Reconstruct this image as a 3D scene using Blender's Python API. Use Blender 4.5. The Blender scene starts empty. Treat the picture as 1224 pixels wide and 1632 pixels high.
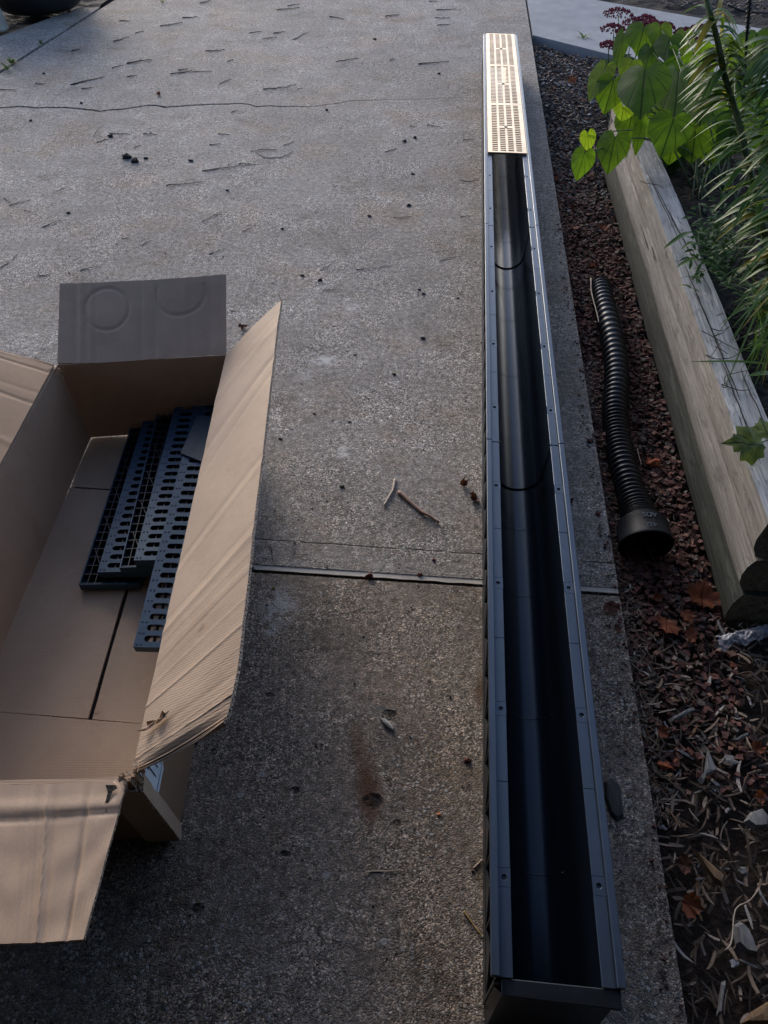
import bpy, bmesh, math, random
from math import sin, cos, pi, radians, atan2, hypot, exp, floor
from mathutils import Vector, Matrix, noise
random.seed(7)
R = random.random
def U(a, b): return a + (b - a) * R()

# ------------------------------------------------------------------ camera, sky, sun
FPX, CX, CY = 1178., 612., 816.
VPX, VPY = 766., -450.
PITCH = atan2(CY - VPY, FPX)
YAW = atan2(VPX - CX, hypot(CY - VPY, FPX))
HC = 1.227
sc = bpy.context.scene
cam = bpy.data.cameras.new('camera'); camo = bpy.data.objects.new('camera', cam)
sc.collection.objects.link(camo); sc.camera = camo
camo.location = (0, 0, HC)
camo.rotation_euler = (pi / 2 - PITCH, 0, YAW)
cam.sensor_fit = 'VERTICAL'; cam.sensor_height = 36; cam.lens = 36 * FPX / 1632
cam.clip_start = .02; cam.clip_end = 500

W = bpy.data.worlds.new('World'); sc.world = W; W.use_nodes = True
wn = W.node_tree; wn.nodes.clear()
SUN_EL, SUN_ROT = radians(19), radians(-26)
sky = wn.nodes.new('ShaderNodeTexSky'); sky.sky_type = 'NISHITA'; sky.sun_disc = False
sky.sun_elevation = SUN_EL; sky.sun_rotation = SUN_ROT
sky.air_density = .55; sky.dust_density = 1.0; sky.ozone_density = .7
bg = wn.nodes.new('ShaderNodeBackground'); bg.inputs[1].default_value = .15
wo = wn.nodes.new('ShaderNodeOutputWorld')
wn.links.new(sky.outputs[0], bg.inputs[0]); wn.links.new(bg.outputs[0], wo.inputs[0])
sl = bpy.data.lights.new('sun', 'SUN'); slo = bpy.data.objects.new('sun', sl); sc.collection.objects.link(slo)
sl.energy = .85; sl.angle = radians(20); sl.color = (1, .91, .82)
sd = Vector((sin(SUN_ROT) * cos(SUN_EL), cos(SUN_ROT) * cos(SUN_EL), sin(SUN_EL)))
slo.rotation_euler = sd.to_track_quat('Z', 'Y').to_euler()
sc.view_settings.view_transform = 'Standard'; sc.view_settings.look = 'None'
sc.view_settings.gamma = 1; sc.view_settings.use_curve_mapping = False
sc.view_settings.exposure = 1.25

# ------------------------------------------------------------------ helpers
FWD = Vector((-sin(YAW) * cos(PITCH), cos(YAW) * cos(PITCH), -sin(PITCH)))
RGT = Vector((cos(YAW), sin(YAW), 0)); UPV = RGT.cross(FWD)
def at(x, y, z=0.):
    d = FWD + RGT * ((x - CX) / FPX) - UPV * ((y - CY) / FPX)
    return Vector((0, 0, HC)) + d * ((z - HC) / d.z)
def nz(x, y, z=0): return noise.noise(Vector((x, y, z)))

class MB:
    def __init__(s): s.v = []; s.f = []; s.m = []; s.c = []; s.col = (1, 1, 1)
    def vert(s, p): s.v.append(tuple(p)); s.c.append(s.col); return len(s.v) - 1
    def face(s, idx, m=0): s.f.append(tuple(idx)); s.m.append(m)
    def poly(s, pts, m=0): s.face([s.vert(p) for p in pts], m)
    def box(s, a, b, m=0, M=None):
        x0, y0, z0 = a; x1, y1, z1 = b
        P = [Vector(p) for p in ((x0,y0,z0),(x1,y0,z0),(x1,y1,z0),(x0,y1,z0),(x0,y0,z1),(x1,y0,z1),(x1,y1,z1),(x0,y1,z1))]
        if M: P = [M @ p for p in P]
        s.hexa(P, m)
    def hexa(s, P, m=0):
        i = [s.vert(p) for p in P]
        for q in ((3,2,1,0),(4,5,6,7),(0,1,5,4),(1,2,6,5),(2,3,7,6),(3,0,4,7)): s.face([i[k] for k in q], m)
    def prism(s, pts, z0, z1, m=0, ms=None):
        n = len(pts); a = [s.vert((p[0], p[1], z0)) for p in pts]; b = [s.vert((p[0], p[1], z1)) for p in pts]
        s.face(b, m); s.face(a[::-1], m)
        for k in range(n): s.face((a[k], a[(k+1)%n], b[(k+1)%n], b[k]), m if ms is None else ms)
    def extrude_y(s, prof, y0, y1, m=0, closed=True, caps=True):
        n = len(prof); a = [s.vert((p[0], y0, p[1])) for p in prof]; b = [s.vert((p[0], y1, p[1])) for p in prof]
        for k in range(n if closed else n - 1): s.face((a[k], b[k], b[(k+1)%n], a[(k+1)%n]), m)
        if closed and caps: s.face(a, m); s.face(b[::-1], m)
    def tube(s, pts, rad, n=6, m=0, cap=True):
        rings = []; pts = [Vector(p) for p in pts]
        for i, p in enumerate(pts):
            t = (pts[min(i+1, len(pts)-1)] - pts[max(i-1, 0)]).normalized()
            a = t.orthogonal().normalized() if i == 0 else (pa - t * pa.dot(t)).normalized()
            pa = a; b = t.cross(a); r = rad[i] if hasattr(rad, '__len__') else rad
            rings.append([s.vert(p + (a * cos(2*pi*k/n) + b * sin(2*pi*k/n)) * r) for k in range(n)])
        for A, B in zip(rings, rings[1:]):
            for k in range(n): s.face((A[k], A[(k+1)%n], B[(k+1)%n], B[k]), m)
        if cap: s.face(rings[0][::-1], m); s.face(rings[-1], m)
    def grid(s, fn, nu, nv, m=0):
        I = [[s.vert(fn(i/nu, j/nv)) for j in range(nv+1)] for i in range(nu+1)]
        for i in range(nu):
            for j in range(nv): s.face((I[i][j], I[i+1][j], I[i+1][j+1], I[i][j+1]), m)
        return I
    def data(s, name, mats, loc=(0,0,0), smooth=False):
        me = bpy.data.meshes.new(name); lx, ly, lz = loc
        me.from_pydata([(x-lx, y-ly, z-lz) for x, y, z in s.v], [], s.f)
        mats = mats if isinstance(mats, (list, tuple)) else [mats]
        for m in mats: me.materials.append(m)
        if any(s.m): me.polygons.foreach_set('material_index', s.m)
        ca = me.color_attributes.new('Col', 'FLOAT_COLOR', 'POINT')
        ca.data.foreach_set('color', [k for c in s.c for k in (c[0], c[1], c[2], 1)])
        if smooth: me.polygons.foreach_set('use_smooth', [True] * len(me.polygons))
        me.update(); return me
def link(o, parent=None):
    sc.collection.objects.link(o)
    if parent: o.parent = parent
    return o
def tag(o, label=None, cat=None, group=None, kind=None):
    if label: o['label'] = label
    if cat: o['category'] = cat
    if group: o['group'] = group
    if kind: o['kind'] = kind
    return o
def part(name, mb, mats, parent, smooth=False, world=True, label=None):
    loc = (0, 0, 0)
    if world and parent:
        p = parent
        loc = Vector((0, 0, 0))
        while p: loc = loc + p.location; p = p.parent
    o = bpy.data.objects.new(name, mb.data(name, mats, loc, smooth)); link(o, parent)
    if label: o['label'] = label
    return o
def thing(name, label, cat, loc=(0,0,0), group=None):
    o = bpy.data.objects.new(name, None); link(o); o.location = loc; o.empty_display_size = .05
    return tag(o, label, cat, group)
def single(name, mb, mats, label=None, cat=None, group=None, kind=None, smooth=False, loc=(0,0,0)):
    o = bpy.data.objects.new(name, mb.data(name, mats, loc, smooth)); link(o); o.location = loc
    return tag(o, label, cat, group, kind)
def bevel(o, w, seg=1):
    b = o.modifiers.new('bevel', 'BEVEL'); b.width = w; b.segments = seg; b.limit_method = 'ANGLE'; b.angle_limit = radians(40)
def autosmooth(o, ang=40):
    me = o.data; me.polygons.foreach_set('use_smooth', [True]*len(me.polygons))
    try: me.set_sharp_from_angle(angle=radians(ang))
    except Exception: pass

# ------------------------------------------------------------------ material toolkit
class NT:
    def __init__(s, name):
        s.mat = bpy.data.materials.new(name); s.mat.use_nodes = True; s.t = s.mat.node_tree; s.t.nodes.clear()
        s.out = s.t.nodes.new('ShaderNodeOutputMaterial'); s.b = s.n('ShaderNodeBsdfPrincipled')
        s.t.links.new(s.b.outputs[0], s.out.inputs[0])
        s.tc = s.n('ShaderNodeTexCoord'); s.geo = s.n('ShaderNodeNewGeometry')
    def n(s, t, **k):
        o = s.t.nodes.new(t)
        for a, v in k.items(): setattr(o, a, v)
        return o
    def L(s, a, b): s.t.links.new(a, b)
    def put(s, sock, v):
        if hasattr(v, 'links') or hasattr(v, 'is_linked'): s.L(v, sock)
        elif isinstance(v, (tuple, list)) and len(v) == 3 and sock.type == 'RGBA': sock.default_value = (*v, 1)
        else: sock.default_value = v
    def pos(s): return s.geo.outputs['Position']
    def obj(s): return s.tc.outputs['Object']
    def map(s, v, scale=(1,1,1), loc=(0,0,0), rot=(0,0,0)):
        m = s.n('ShaderNodeMapping'); s.L(v, m.inputs[0]); m.inputs['Scale'].default_value = scale
        m.inputs['Location'].default_value = loc; m.inputs['Rotation'].default_value = rot; return m.outputs[0]
    def noise(s, v, sc_, det=3, rough=.55, dist=0):
        m = s.n('ShaderNodeTexNoise'); s.L(v, m.inputs['Vector']); m.inputs['Scale'].default_value = sc_
        m.inputs['Detail'].default_value = det; m.inputs['Roughness'].default_value = rough; m.inputs['Distortion'].default_value = dist
        return m.outputs[0]
    def vor(s, v, sc_, out='Distance', feat='F1', rnd=1):
        m = s.n('ShaderNodeTexVoronoi', feature=feat); s.L(v, m.inputs['Vector']); m.inputs['Scale'].default_value = sc_
        m.inputs['Randomness'].default_value = rnd
        return m.outputs[out]
    def ramp(s, f, stops, interp='LINEAR'):
        m = s.n('ShaderNodeValToRGB'); s.L(f, m.inputs[0]); e = m.color_ramp; e.interpolation = interp
        while len(e.elements) < len(stops): e.elements.new(.5)
        for el, (p, c) in zip(e.elements, stops):
            el.position = p; el.color = (*c, 1) if isinstance(c, tuple) else (c, c, c, 1)
        return m.outputs[0]
    def mix(s, f, a, b, mode='MIX'):
        m = s.n('ShaderNodeMix', data_type='RGBA', blend_type=mode)
        s.put(m.inputs[0], f); s.put(m.inputs[6], a); s.put(m.inputs[7], b); return m.outputs[2]
    def m(s, op, a, b=None, clamp=False):
        o = s.n('ShaderNodeMath', operation=op, use_clamp=clamp); s.put(o.inputs[0], a)
        if b is not None: s.put(o.inputs[1], b)
        return o.outputs[0]
    def rng(s, v, a, b, c=0, d=1, smooth=True):
        o = s.n('ShaderNodeMapRange', interpolation_type='SMOOTHSTEP' if smooth else 'LINEAR'); s.L(v, o.inputs[0])
        for k, x in zip((1,2,3,4), (a, b, c, d)): o.inputs[k].default_value = x
        return o.outputs[0]
    def bump(s, h, st=.5, dist=.01, prev=None):
        o = s.n('ShaderNodeBump'); o.inputs['Strength'].default_value = st; o.inputs['Distance'].default_value = dist
        s.L(h, o.inputs['Height'])
        if prev: s.L(prev, o.inputs['Normal'])
        return o.outputs[0]
    def spot(s, c, r, ang=0, soft=.6):
        "soft elliptical mask round a world point"
        v = s.n('ShaderNodeVectorMath', operation='SUBTRACT'); s.L(s.pos(), v.inputs[0]); v.inputs[1].default_value = (c[0], c[1], 0)
        w = s.map(v.outputs[0], rot=(0, 0, -ang)); w = s.map(w, scale=(1/r[0], 1/r[1], 0))
        l = s.n('ShaderNodeVectorMath', operation='LENGTH'); s.L(w, l.inputs[0])
        return s.rng(l.outputs['Value'], 1, 1 - soft)
    def fin(s, col=None, rough=None, nrm=None, **k):
        if col is not None: s.put(s.b.inputs['Base Color'], col)
        if rough is not None: s.put(s.b.inputs['Roughness'], rough)
        if nrm is not None: s.L(nrm, s.b.inputs['Normal'])
        for a, v in k.items(): s.put(s.b.inputs[a.replace('_', ' ')], v)
        return s.mat
def simple(name, col, rough=.6, var=.15, scale=40, bump=.2, bd=.002, **k):
    t = NT(name); n_ = t.noise(t.obj(), scale, 4)
    c = t.ramp(n_, [(.3, tuple(x*(1-var) for x in col)), (.7, tuple(min(1, x*(1+var)) for x in col))])
    return t.fin(c, rough, t.bump(n_, bump, bd), **k)
def vcol(name, rough=.8, scale=120, bump=.5, bd=.002, var=.35, streak=None, **k):
    t = NT(name); a = t.n('ShaderNodeAttribute', attribute_name='Col')
    v = t.pos() if not streak else t.map(t.obj(), scale=streak)
    n_ = t.noise(v, scale, 4, .6)
    c = t.mix(1.0, a.outputs['Color'], t.ramp(n_, [(.25, 1-var), (.75, 1+var*.6)]), 'MULTIPLY')
    return t.fin(c, rough, t.bump(n_, bump, bd), **k)

# ---- concrete
def concrete(name, base, tintb, smooth_=False, stains=False):
    t = NT(name); p = t.pos()
    big = t.noise(p, 1.6, 4, .6); mid = t.noise(p, 9, 4, .6); fine = t.noise(p, 260, 3, .7)
    col = t.mix(t.rng(big, .35, .65), base, tintb)
    col = t.mix(1, col, t.ramp(mid, [(.3, .82), (.7, 1.12)]), 'MULTIPLY')
    if not smooth_:
        # exposed sand and small aggregate
        pn = t.n('ShaderNodeTexNoise'); t.L(p, pn.inputs['Vector']); pn.inputs['Scale'].default_value = 140; pj = t.mix(.006, p, pn.outputs[1], 'ADD')
        vd = t.vor(pj, 400, 'Distance'); vc = t.vor(pj, 400, 'Color')
        sep = t.n('ShaderNodeSeparateColor'); t.L(vc, sep.inputs[0])
        grains = t.ramp(sep.outputs[0], [(0, .20), (.30, .52), (.58, 1.0), (.82, 1.6), (1, 3.2)])
        worn = t.rng(t.noise(p, 4.5, 5, .7), .40, .62, .38, 1.0)
        col = t.mix(worn, col, t.mix(1, col, grains, 'MULTIPLY'))
        br_ = t.rng(t.noise(p, 2.6, 6, .68), .50, .66); col = t.mix(t.m('MULTIPLY', br_, .38), col, t.mix(1, col, (1.05, .80, .58), 'MULTIPLY'))
        dk_ = t.rng(t.noise(t.map(p, loc=(7, 3, 0)), 5.2, 6, .7), .54, .68); col = t.mix(t.m('MULTIPLY', dk_, .6), col, t.mix(1, col, (.50, .47, .43), 'MULTIPLY'))
        m2 = t.noise(p, 62, 5, .75); col = t.mix(1, col, t.ramp(m2, [(.30, .35), (.45, .82), (.60, 1.15), (.72, 1.8)]), 'MULTIPLY')
        tw = t.ramp(sep.outputs[1], [(0, (1.12, .97, .84)), (.5, (1, 1, 1)), (1, (.92, 1, 1.1))])
        col = t.mix(.8, col, tw, 'MULTIPLY')
        pw = pj; vd2 = t.vor(pw, 140, 'Distance'); vc2 = t.vor(pw, 140, 'Color'); sep2 = t.n('ShaderNodeSeparateColor'); t.L(vc2, sep2.inputs[0])
        wear = t.rng(t.noise(p, 3.1, 3), .42, .6)
        peb = t.m('MULTIPLY', t.m('MULTIPLY', t.rng(vd2, .5, .25), t.m('GREATER_THAN', sep2.outputs[0], .74)), wear)
        col = t.mix(t.m('MULTIPLY', peb, .85), col, t.mix(sep2.outputs[1], (.50, .48, .44), (.26, .26, .26)))
        pits = t.m('MULTIPLY', t.rng(t.noise(p, 120, 2, .5), .66, .72), t.rng(t.noise(p, 7, 2), .40, .58))
        col = t.mix(t.m('MULTIPLY', pits, .85), col, (.012, .012, .012))
        pit2 = t.m('MULTIPLY', t.rng(t.noise(p, 36, 3, .6), .70, .74), .9)
        col = t.mix(pit2, col, (.012, .012, .011))
        h = t.m('ADD', t.m('MULTIPLY', t.rng(vd, .7, 0), .8), t.m('MULTIPLY', peb, .9))
        h = t.m('SUBTRACT', h, t.m('ADD', t.m('MULTIPLY', pits, 1.8), t.m('MULTIPLY', pit2, 3)))
        nrm = t.bump(h, .85, .0022); nrm = t.bump(mid, .3, .004, nrm)
    else:
        col = t.mix(1, col, t.ramp(fine, [(.3, .86), (.7, 1.14)]), 'MULTIPLY')
        nrm = t.bump(fine, .5, .0015)
    if stains:
        br = t.noise(p, 40, 5, .7); br2 = t.noise(p, 17, 5, .7)
        def lay(col, c, r, ang, tint, st, lo=.42, hi=.6, soft=.8):
            k = t.m('MULTIPLY', t.m('MULTIPLY', t.spot(c, r, ang, soft), t.rng(br, lo, hi)), st)
            return t.mix(k, col, tint)
        for (x, y, rx, ry, a, st) in ((515, 575, .045, .03, .3, .5), (562, 490, .03, .035, 0, .35), (490, 598, .03, .02, .6, .3),
                                     (547, 722, .02, .03, .2, .5), (545, 712, .012, .035, -.1, .4), (445, 965, .045, .06, 0, .38),
                                     (610, 905, .03, .02, 0, .2), (430, 1000, .02, .03, 0, .3)):
            col = lay(col, at(x, y), (rx*1.2, ry*1.2), a, (.50, .49, .47), min(1, st*2.0), .42, .56)
        a_, b_ = at(566, 1165), at(592, 1280)
        d_ = b_ - a_
        for k, (rr, st) in zip((0, .35, .7, 1.0), ((.020, .5), (.026, .65), (.029, .85), (.030, .95))):
            c_ = a_ + d_ * k
            kk = t.m('MULTIPLY', t.m('MULTIPLY', t.spot(c_, (rr, rr*1.9), 0, .9), t.rng(br2, .2, .55)), st)
            col = t.mix(kk, col, (.100, .036, .015))
        col = lay(col, at(764, 1100), (.015, .05), 0, (.10, .05, .02), .8, .3, .6)
        col = lay(col, at(768, 1390), (.012, .04), 0, (.09, .06, .02), .8, .3, .6)
        gy = t.n('ShaderNodeSeparateXYZ'); t.L(p, gy.inputs[0]); y0 = at(580, 871).y
        gl = t.m('ABSOLUTE', t.m('SUBTRACT', t.m('SUBTRACT', gy.outputs[1], y0), t.m('MULTIPLY', t.m('SUBTRACT', t.noise(p, 20, 3), .5), .006)))
        gk = t.m('MULTIPLY', t.m('MULTIPLY', t.rng(gl, .0028, .0008), t.rng(t.noise(p, 30, 3), .35, .5)), t.rng(gy.outputs[0], -.42, -.38))
        col = t.mix(t.m('MULTIPLY', gk, .75), col, (.03, .028, .026)); nrm = t.bump(t.m('MULTIPLY', gk, -1), .8, .003, nrm)
        # worn holes: dark with depth
        for (x, y, rx, ry) in ((595, 1278, .019, .016), (430, 1108, .012, .006), (470, 1260, .010, .008), (456, 1361, .012, .006), (636, 1312, .011, .007), (314, 1448, .012, .008), (620, 1140, .017, .013)):
            k = t.m('MULTIPLY', t.spot(at(x, y), (rx, ry), 0, .5), t.rng(br, .36, .5))
            col = t.mix(t.m('MULTIPLY', k, .9), col, (.014, .013, .013)); nrm = t.bump(t.m('MULTIPLY', k, -1), .9, .006, nrm)
        col = lay(col, at(606, 1133), (.022, .014), .2, (.16, .17, .17), .7, .35, .5)
        for (x, y) in ((418, 1234), (383, 1267), (520, 1395), (612, 1500)):
            col = t.mix(t.m('MULTIPLY', t.spot(at(x, y), (.007, .006), 0, .3), .8), col, (.38, .38, .36))
    return t.fin(col, .88, nrm, Specular_IOR_Level=.35)
M_CON = concrete('concrete_driveway', (.300, .280, .255), (.235, .217, .197), stains=True)
M_CON2 = concrete('concrete_near_slab', (.290, .245, .200), (.185, .155, .125), stains=True)
M_WALK = concrete('concrete_walk', (.27, .28, .29), (.22, .235, .25), smooth_=True)
M_JOINT = concrete('joint_mortar', (.60, .55, .48), (.44, .40, .34), smooth_=True)
M_SOIL = simple('dark_soil', (.012, .009, .006), .95, .5, 60, 1, .01)
M_BED = simple('bed_soil', (.026, .016, .011), .95, .5, 80, 1, .008)
M_GRASS = simple('far_ground', (.06, .075, .03), .95, .4, 3, .5, .02)
M_DIRT = simple('joint_dirt', (.014, .012, .009), .95, .4, 90, .6, .004)

# ---- cardboard
def cardboard(name, c0, c1, flute=1, edge=False, bd='Y'):
    t = NT(name); o = t.obj()
    big = t.noise(o, 5, 4, .6); sp = t.noise(o, 320, 2)
    col = t.mix(t.rng(big, .3, .7), c0, c1)
    col = t.mix(1, col, t.ramp(sp, [(.3, .93), (.7, 1.05)]), 'MULTIPLY')
    w = t.n('ShaderNodeTexWave', wave_type='BANDS', bands_direction=bd); t.L(t.map(o, rot=(0, 0, -.09)), w.inputs[0])
    w.inputs['Scale'].default_value = 74; w.inputs['Distortion'].default_value = .8; w.inputs['Detail'].default_value = 1
    if edge:
        v = t.vor(o, 260, 'Distance'); col = t.mix(t.rng(v, .25, .4), (.05, .03, .02), c0)
        return t.fin(col, .9, t.bump(v, 1, .004))
    col = t.mix(.22*flute, col, t.mix(1, col, t.ramp(w.outputs[1], [(0, .86), (1, 1.07)]), 'MULTIPLY'))
    scuff = t.rng(t.noise(o, 26, 5, .7), .64, .74)
    col = t.mix(t.m('MULTIPLY', scuff, .22), col, (.42, .34, .27))
    stn = t.rng(t.noise(o, 7, 6, .72), .50, .66); col = t.mix(t.m('MULTIPLY', stn, .30), col, t.mix(1, col, (.72, .64, .58), 'MULTIPLY'))
    spotd = t.rng(t.noise(o, 14, 4, .7), .68, .73)
    col = t.mix(t.m('MULTIPLY', spotd, .4), col, (.09, .055, .035))
    nrm = t.bump(w.outputs[1], .16*flute, .0008); nrm = t.bump(big, .3, .006, nrm)
    return t.fin(col, .72, nrm, Specular_IOR_Level=.4)
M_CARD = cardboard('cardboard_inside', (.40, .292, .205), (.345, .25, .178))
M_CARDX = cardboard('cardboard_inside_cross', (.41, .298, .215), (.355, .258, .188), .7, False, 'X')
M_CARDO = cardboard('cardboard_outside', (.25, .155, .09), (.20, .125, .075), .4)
M_CARDE = cardboard('cardboard_cut_edge', (.50, .37, .27), (.4, .3, .2), edge=True)

# ---- plastics and metals
def plastic(name, col, rough, spec=.5, scr=.25):
    t = NT(name); o = t.pos()
    d = t.noise(o, 18, 5, .65); f = t.noise(t.map(o, scale=(90, 6, 90)), 3, 4, .6)
    c = t.mix(t.m('MULTIPLY', t.rng(d, .5, .8), scr), col, tuple(x*2.2+.012 for x in col))
    r = t.m('ADD', rough, t.m('MULTIPLY', t.m('SUBTRACT', f, .5), .22))
    return t.fin(c, r, t.bump(d, .12, .002), Specular_IOR_Level=spec)
M_BLACK = plastic('black_plastic', (.012, .0135, .016), .36)
M_TROUGH = plastic('trough_plastic', (.004, .006, .010), .21, .6, .04); M_TROUGH.node_tree.nodes['Principled BSDF'].inputs['IOR'].default_value = 1.42
M_GRATE = plastic('slate_plastic', (.022, .046, .080), .46, .4)
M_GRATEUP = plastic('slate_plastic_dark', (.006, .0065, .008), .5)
M_PIPE = plastic('pipe_plastic', (.010, .011, .013), .42)
def metal(name, col, rough, sx=1):
    t = NT(name); p = t.pos()
    s_ = t.noise(t.map(p, scale=(40*sx, 3, 40)), 8, 4, .6); b = t.noise(p, 14, 4, .6)
    c = t.mix(1, col, t.ramp(b, [(.3, .80), (.7, 1.1)]), 'MULTIPLY')
    r = t.m('ADD', rough, t.m('MULTIPLY', t.m('SUBTRACT', s_, .5), .25))
    return t.fin(c, r, t.bump(s_, .08, .001), Metallic=1.0)
M_RAIL = plastic('slate_rail', (.018, .025, .038), .34, .6, .3); M_RAIL.node_tree.nodes['Principled BSDF'].inputs['IOR'].default_value = 1.72
M_STEEL = metal('glow_tinted_steel', (.78, .60, .40), .40)  # warm horizon glow is put into the steel colour

M_CAP = plastic('cap_plastic', (.010, .018, .028), .5, .3)
for m_ in (M_TROUGH, M_RAIL, M_GRATE, M_CAP, M_BLACK): m_.node_tree.nodes['Principled BSDF'].inputs['Specular Tint'].default_value = (.66, .82, 1, 1)  # blue tint stands in for cool sky sheen on these plastics
# ---- timber
def timber(name, c0, c1, dark, green=0.):
    t = NT(name); o = t.obj()
    st = t.map(o, scale=(34, 1.1, 34)); g = t.noise(st, 3.2, 6, .65, .3); g2 = t.noise(t.map(o, scale=(90, 3.0, 90)), 3, 4, .7)
    big = t.noise(o, 2.2, 4, .6)
    col = t.mix(t.rng(g, .3, .7), c0, c1); col = t.mix(1, col, t.ramp(g2, [(.3, .62), (.7, 1.18)]), 'MULTIPLY')
    col = t.mix(t.m('MULTIPLY', t.rng(big, .52, .68), .55), col, dark)
    blot = t.rng(t.noise(t.map(o, scale=(14, 3.2, 14)), 4, 6, .75), .54, .62); col = t.mix(t.m('MULTIPLY', blot, .6), col, dark)
    ck = t.rng(t.noise(t.map(o, scale=(30, .9, 30)), 2.3, 3, .5), .69, .72); col = t.mix(ck, col, (.012, .011, .010))
    peel = t.rng(t.noise(t.map(o, scale=(22, 2.0, 22), loc=(3, 1, 2)), 2.6, 6, .72), .56, .60); col = t.mix(t.m('MULTIPLY', peel, .5), col, tuple(min(.5, x*1.35+.03) for x in c1))
    h = t.m('SUBTRACT', t.m('ADD', t.m('ADD', g, t.m('MULTIPLY', peel, -.6)), t.m('MULTIPLY', g2, .5)), t.m('MULTIPLY', ck, 1.4))
    return t.fin(col, .85, t.bump(h, .55, .005), Specular_IOR_Level=.3)
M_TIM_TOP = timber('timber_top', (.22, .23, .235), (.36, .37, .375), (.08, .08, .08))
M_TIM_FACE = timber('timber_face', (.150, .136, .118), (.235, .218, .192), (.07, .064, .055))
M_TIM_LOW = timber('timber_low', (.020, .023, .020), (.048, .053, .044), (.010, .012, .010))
M_TIM_END = timber('timber_end', (.14, .14, .11), (.24, .23, .18), (.05, .05, .04))

# ---- foliage
def leafmat(name, c0, c1, trans, rough=.6, edge=None, tr=.55, vein=True):
    t = NT(name); uv = t.n('ShaderNodeUVMap', uv_map='UV').outputs[0]
    a = t.noise(t.pos(), 28, 3)
    col = t.mix(t.rng(a, .3, .7), c0, c1)
    sp = t.n('ShaderNodeSeparateXYZ'); t.L(uv, sp.inputs[0])
    ax = t.m('ABSOLUTE', t.m('SUBTRACT', sp.outputs[0], .5))
    if vein:
        mid = t.rng(ax, .026, .008)
        th = t.m('ARCTAN2', ax, t.m('ADD', sp.outputs[1], .015)); ve = None
        for c_ in (.42, .92, 1.5, 2.1):
            e_ = t.rng(t.m('ABSOLUTE', t.m('SUBTRACT', th, t.m('ADD', c_, t.m('MULTIPLY', ax, -.35)))), .045, .015)
            ve = e_ if ve is None else t.m('MAXIMUM', ve, e_)
        w = t.m('ADD', t.m('MULTIPLY', ax, -.9), sp.outputs[1]); vv = t.m('ABSOLUTE', t.m('SUBTRACT', t.m('FRACT', t.m('MULTIPLY', w, 4.2)), .5))
        ve = t.m('MAXIMUM', t.m('MULTIPLY', ve, .8), t.m('MULTIPLY', t.rng(vv, .04, .015), .4))
        vs = t.m('MAXIMUM', mid, ve); col = t.mix(t.m('MULTIPLY', vs, .7), col, tuple(x*.4 for x in c0))
    if edge: col = t.mix(t.rng(ax, .38, .46), col, edge)  # pale margin: leaf gloss painted into the colour
    t.put(t.b.inputs['Base Color'], col); t.b.inputs['Roughness'].default_value = rough; t.b.inputs['Specular IOR Level'].default_value = .3
    if vein: t.L(t.bump(t.m('MULTIPLY', vs, -1), .5, .001), t.b.inputs['Normal'])
    tb = t.n('ShaderNodeBsdfTranslucent'); tcol = t.mix(1, trans, t.ramp(a, [(.3, .75), (.7, 1.15)]), 'MULTIPLY')
    if vein: tcol = t.mix(t.m('MULTIPLY', vs, .9), tcol, tuple(x*.22 for x in trans))
    t.put(tb.inputs[0], tcol)
    mx = t.n('ShaderNodeMixShader'); mx.inputs[0].default_value = tr
    t.L(t.b.outputs[0], mx.inputs[1]); t.L(tb.outputs[0], mx.inputs[2]); t.L(mx.outputs[0], t.out.inputs[0])
    return t.mat
M_HEART = leafmat('heart_leaf', (.022, .060, .012), (.036, .085, .016), (.14, .28, .012))
M_HEART2 = leafmat('heart_leaf_young', (.05, .11, .015), (.08, .15, .02), (.24, .38, .015))
M_LILY = leafmat('lily_leaf', (.030, .085, .015), (.055, .12, .020), (.13, .25, .02), .45, (.30, .34, .16), .3, False)  # edge colour stands mostly for highlights on the glossy leaf
M_LILYY = leafmat('lily_leaf_yellow', (.22, .22, .03), (.26, .18, .03), (.30, .26, .03), .4, None, .4, False)
M_FERN = leafmat('small_leaf', (.012, .045, .006), (.022, .068, .009), (.05, .13, .01), .6, None, .35, False)
M_BLADE = leafmat('blade_leaf', (.05, .10, .02), (.07, .13, .03), (.12, .22, .02), .4, None, .4, False)
M_DRY = leafmat('dry_leaf', (.20, .060, .026), (.28, .095, .045), (.30, .10, .03), .6, None, .2, True)
M_DRYD = leafmat('dry_leaf_dark', (.09, .035, .022), (.13, .05, .03), (.12, .04, .02), .65, None, .15, True)
M_MAPLE = leafmat('maple_leaf_green', (.035, .075, .02), (.16, .20, .05), (.18, .26, .03), .5, None, .4, True)
M_STEM = simple('green_stem', (.06, .085, .025), .55, .3, 60)
M_TWIG = simple('twig_bark', (.022, .018, .015), .85, .4, 200, .6, .001)
M_TWIGP = simple('pale_wood', (.42, .34, .26), .7, .25, 200, .5, .001)
M_TWIGR = simple('reddish_twig', (.26, .16, .12), .75, .4, 150, .8, .001)
M_CLOD = simple('dark_clod', (.012, .010, .009), .95, .4, 200, 1, .003)
M_FLOWER = simple('sedum_red', (.16, .012, .025), .8, .5, 300, 1, .002)
M_IRON = simple('black_iron', (.012, .012, .013), .4, .2, 50)
M_STONE = vcol('lava_stone', .85, 420, .9, .0012, .5)
M_CHIP = vcol('wood_chip', .82, 300, .6, .0008, .4)

# ================================================================== SETTING
g = MB(); g.poly([(-150, -60, -.2), (150, -60, -.2), (150, 220, -.2), (-150, 220, -.2)])
single('ground', g, M_GRASS, kind='structure')
# sub-base under joints and cracks
g = MB(); g.poly([(-6, -6, -.05), (.395, -6, -.05), (.395, 6.6, -.05), (-6, 6.6, -.05)])
single('joint_bed', g, M_DIRT, kind='structure')

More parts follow.
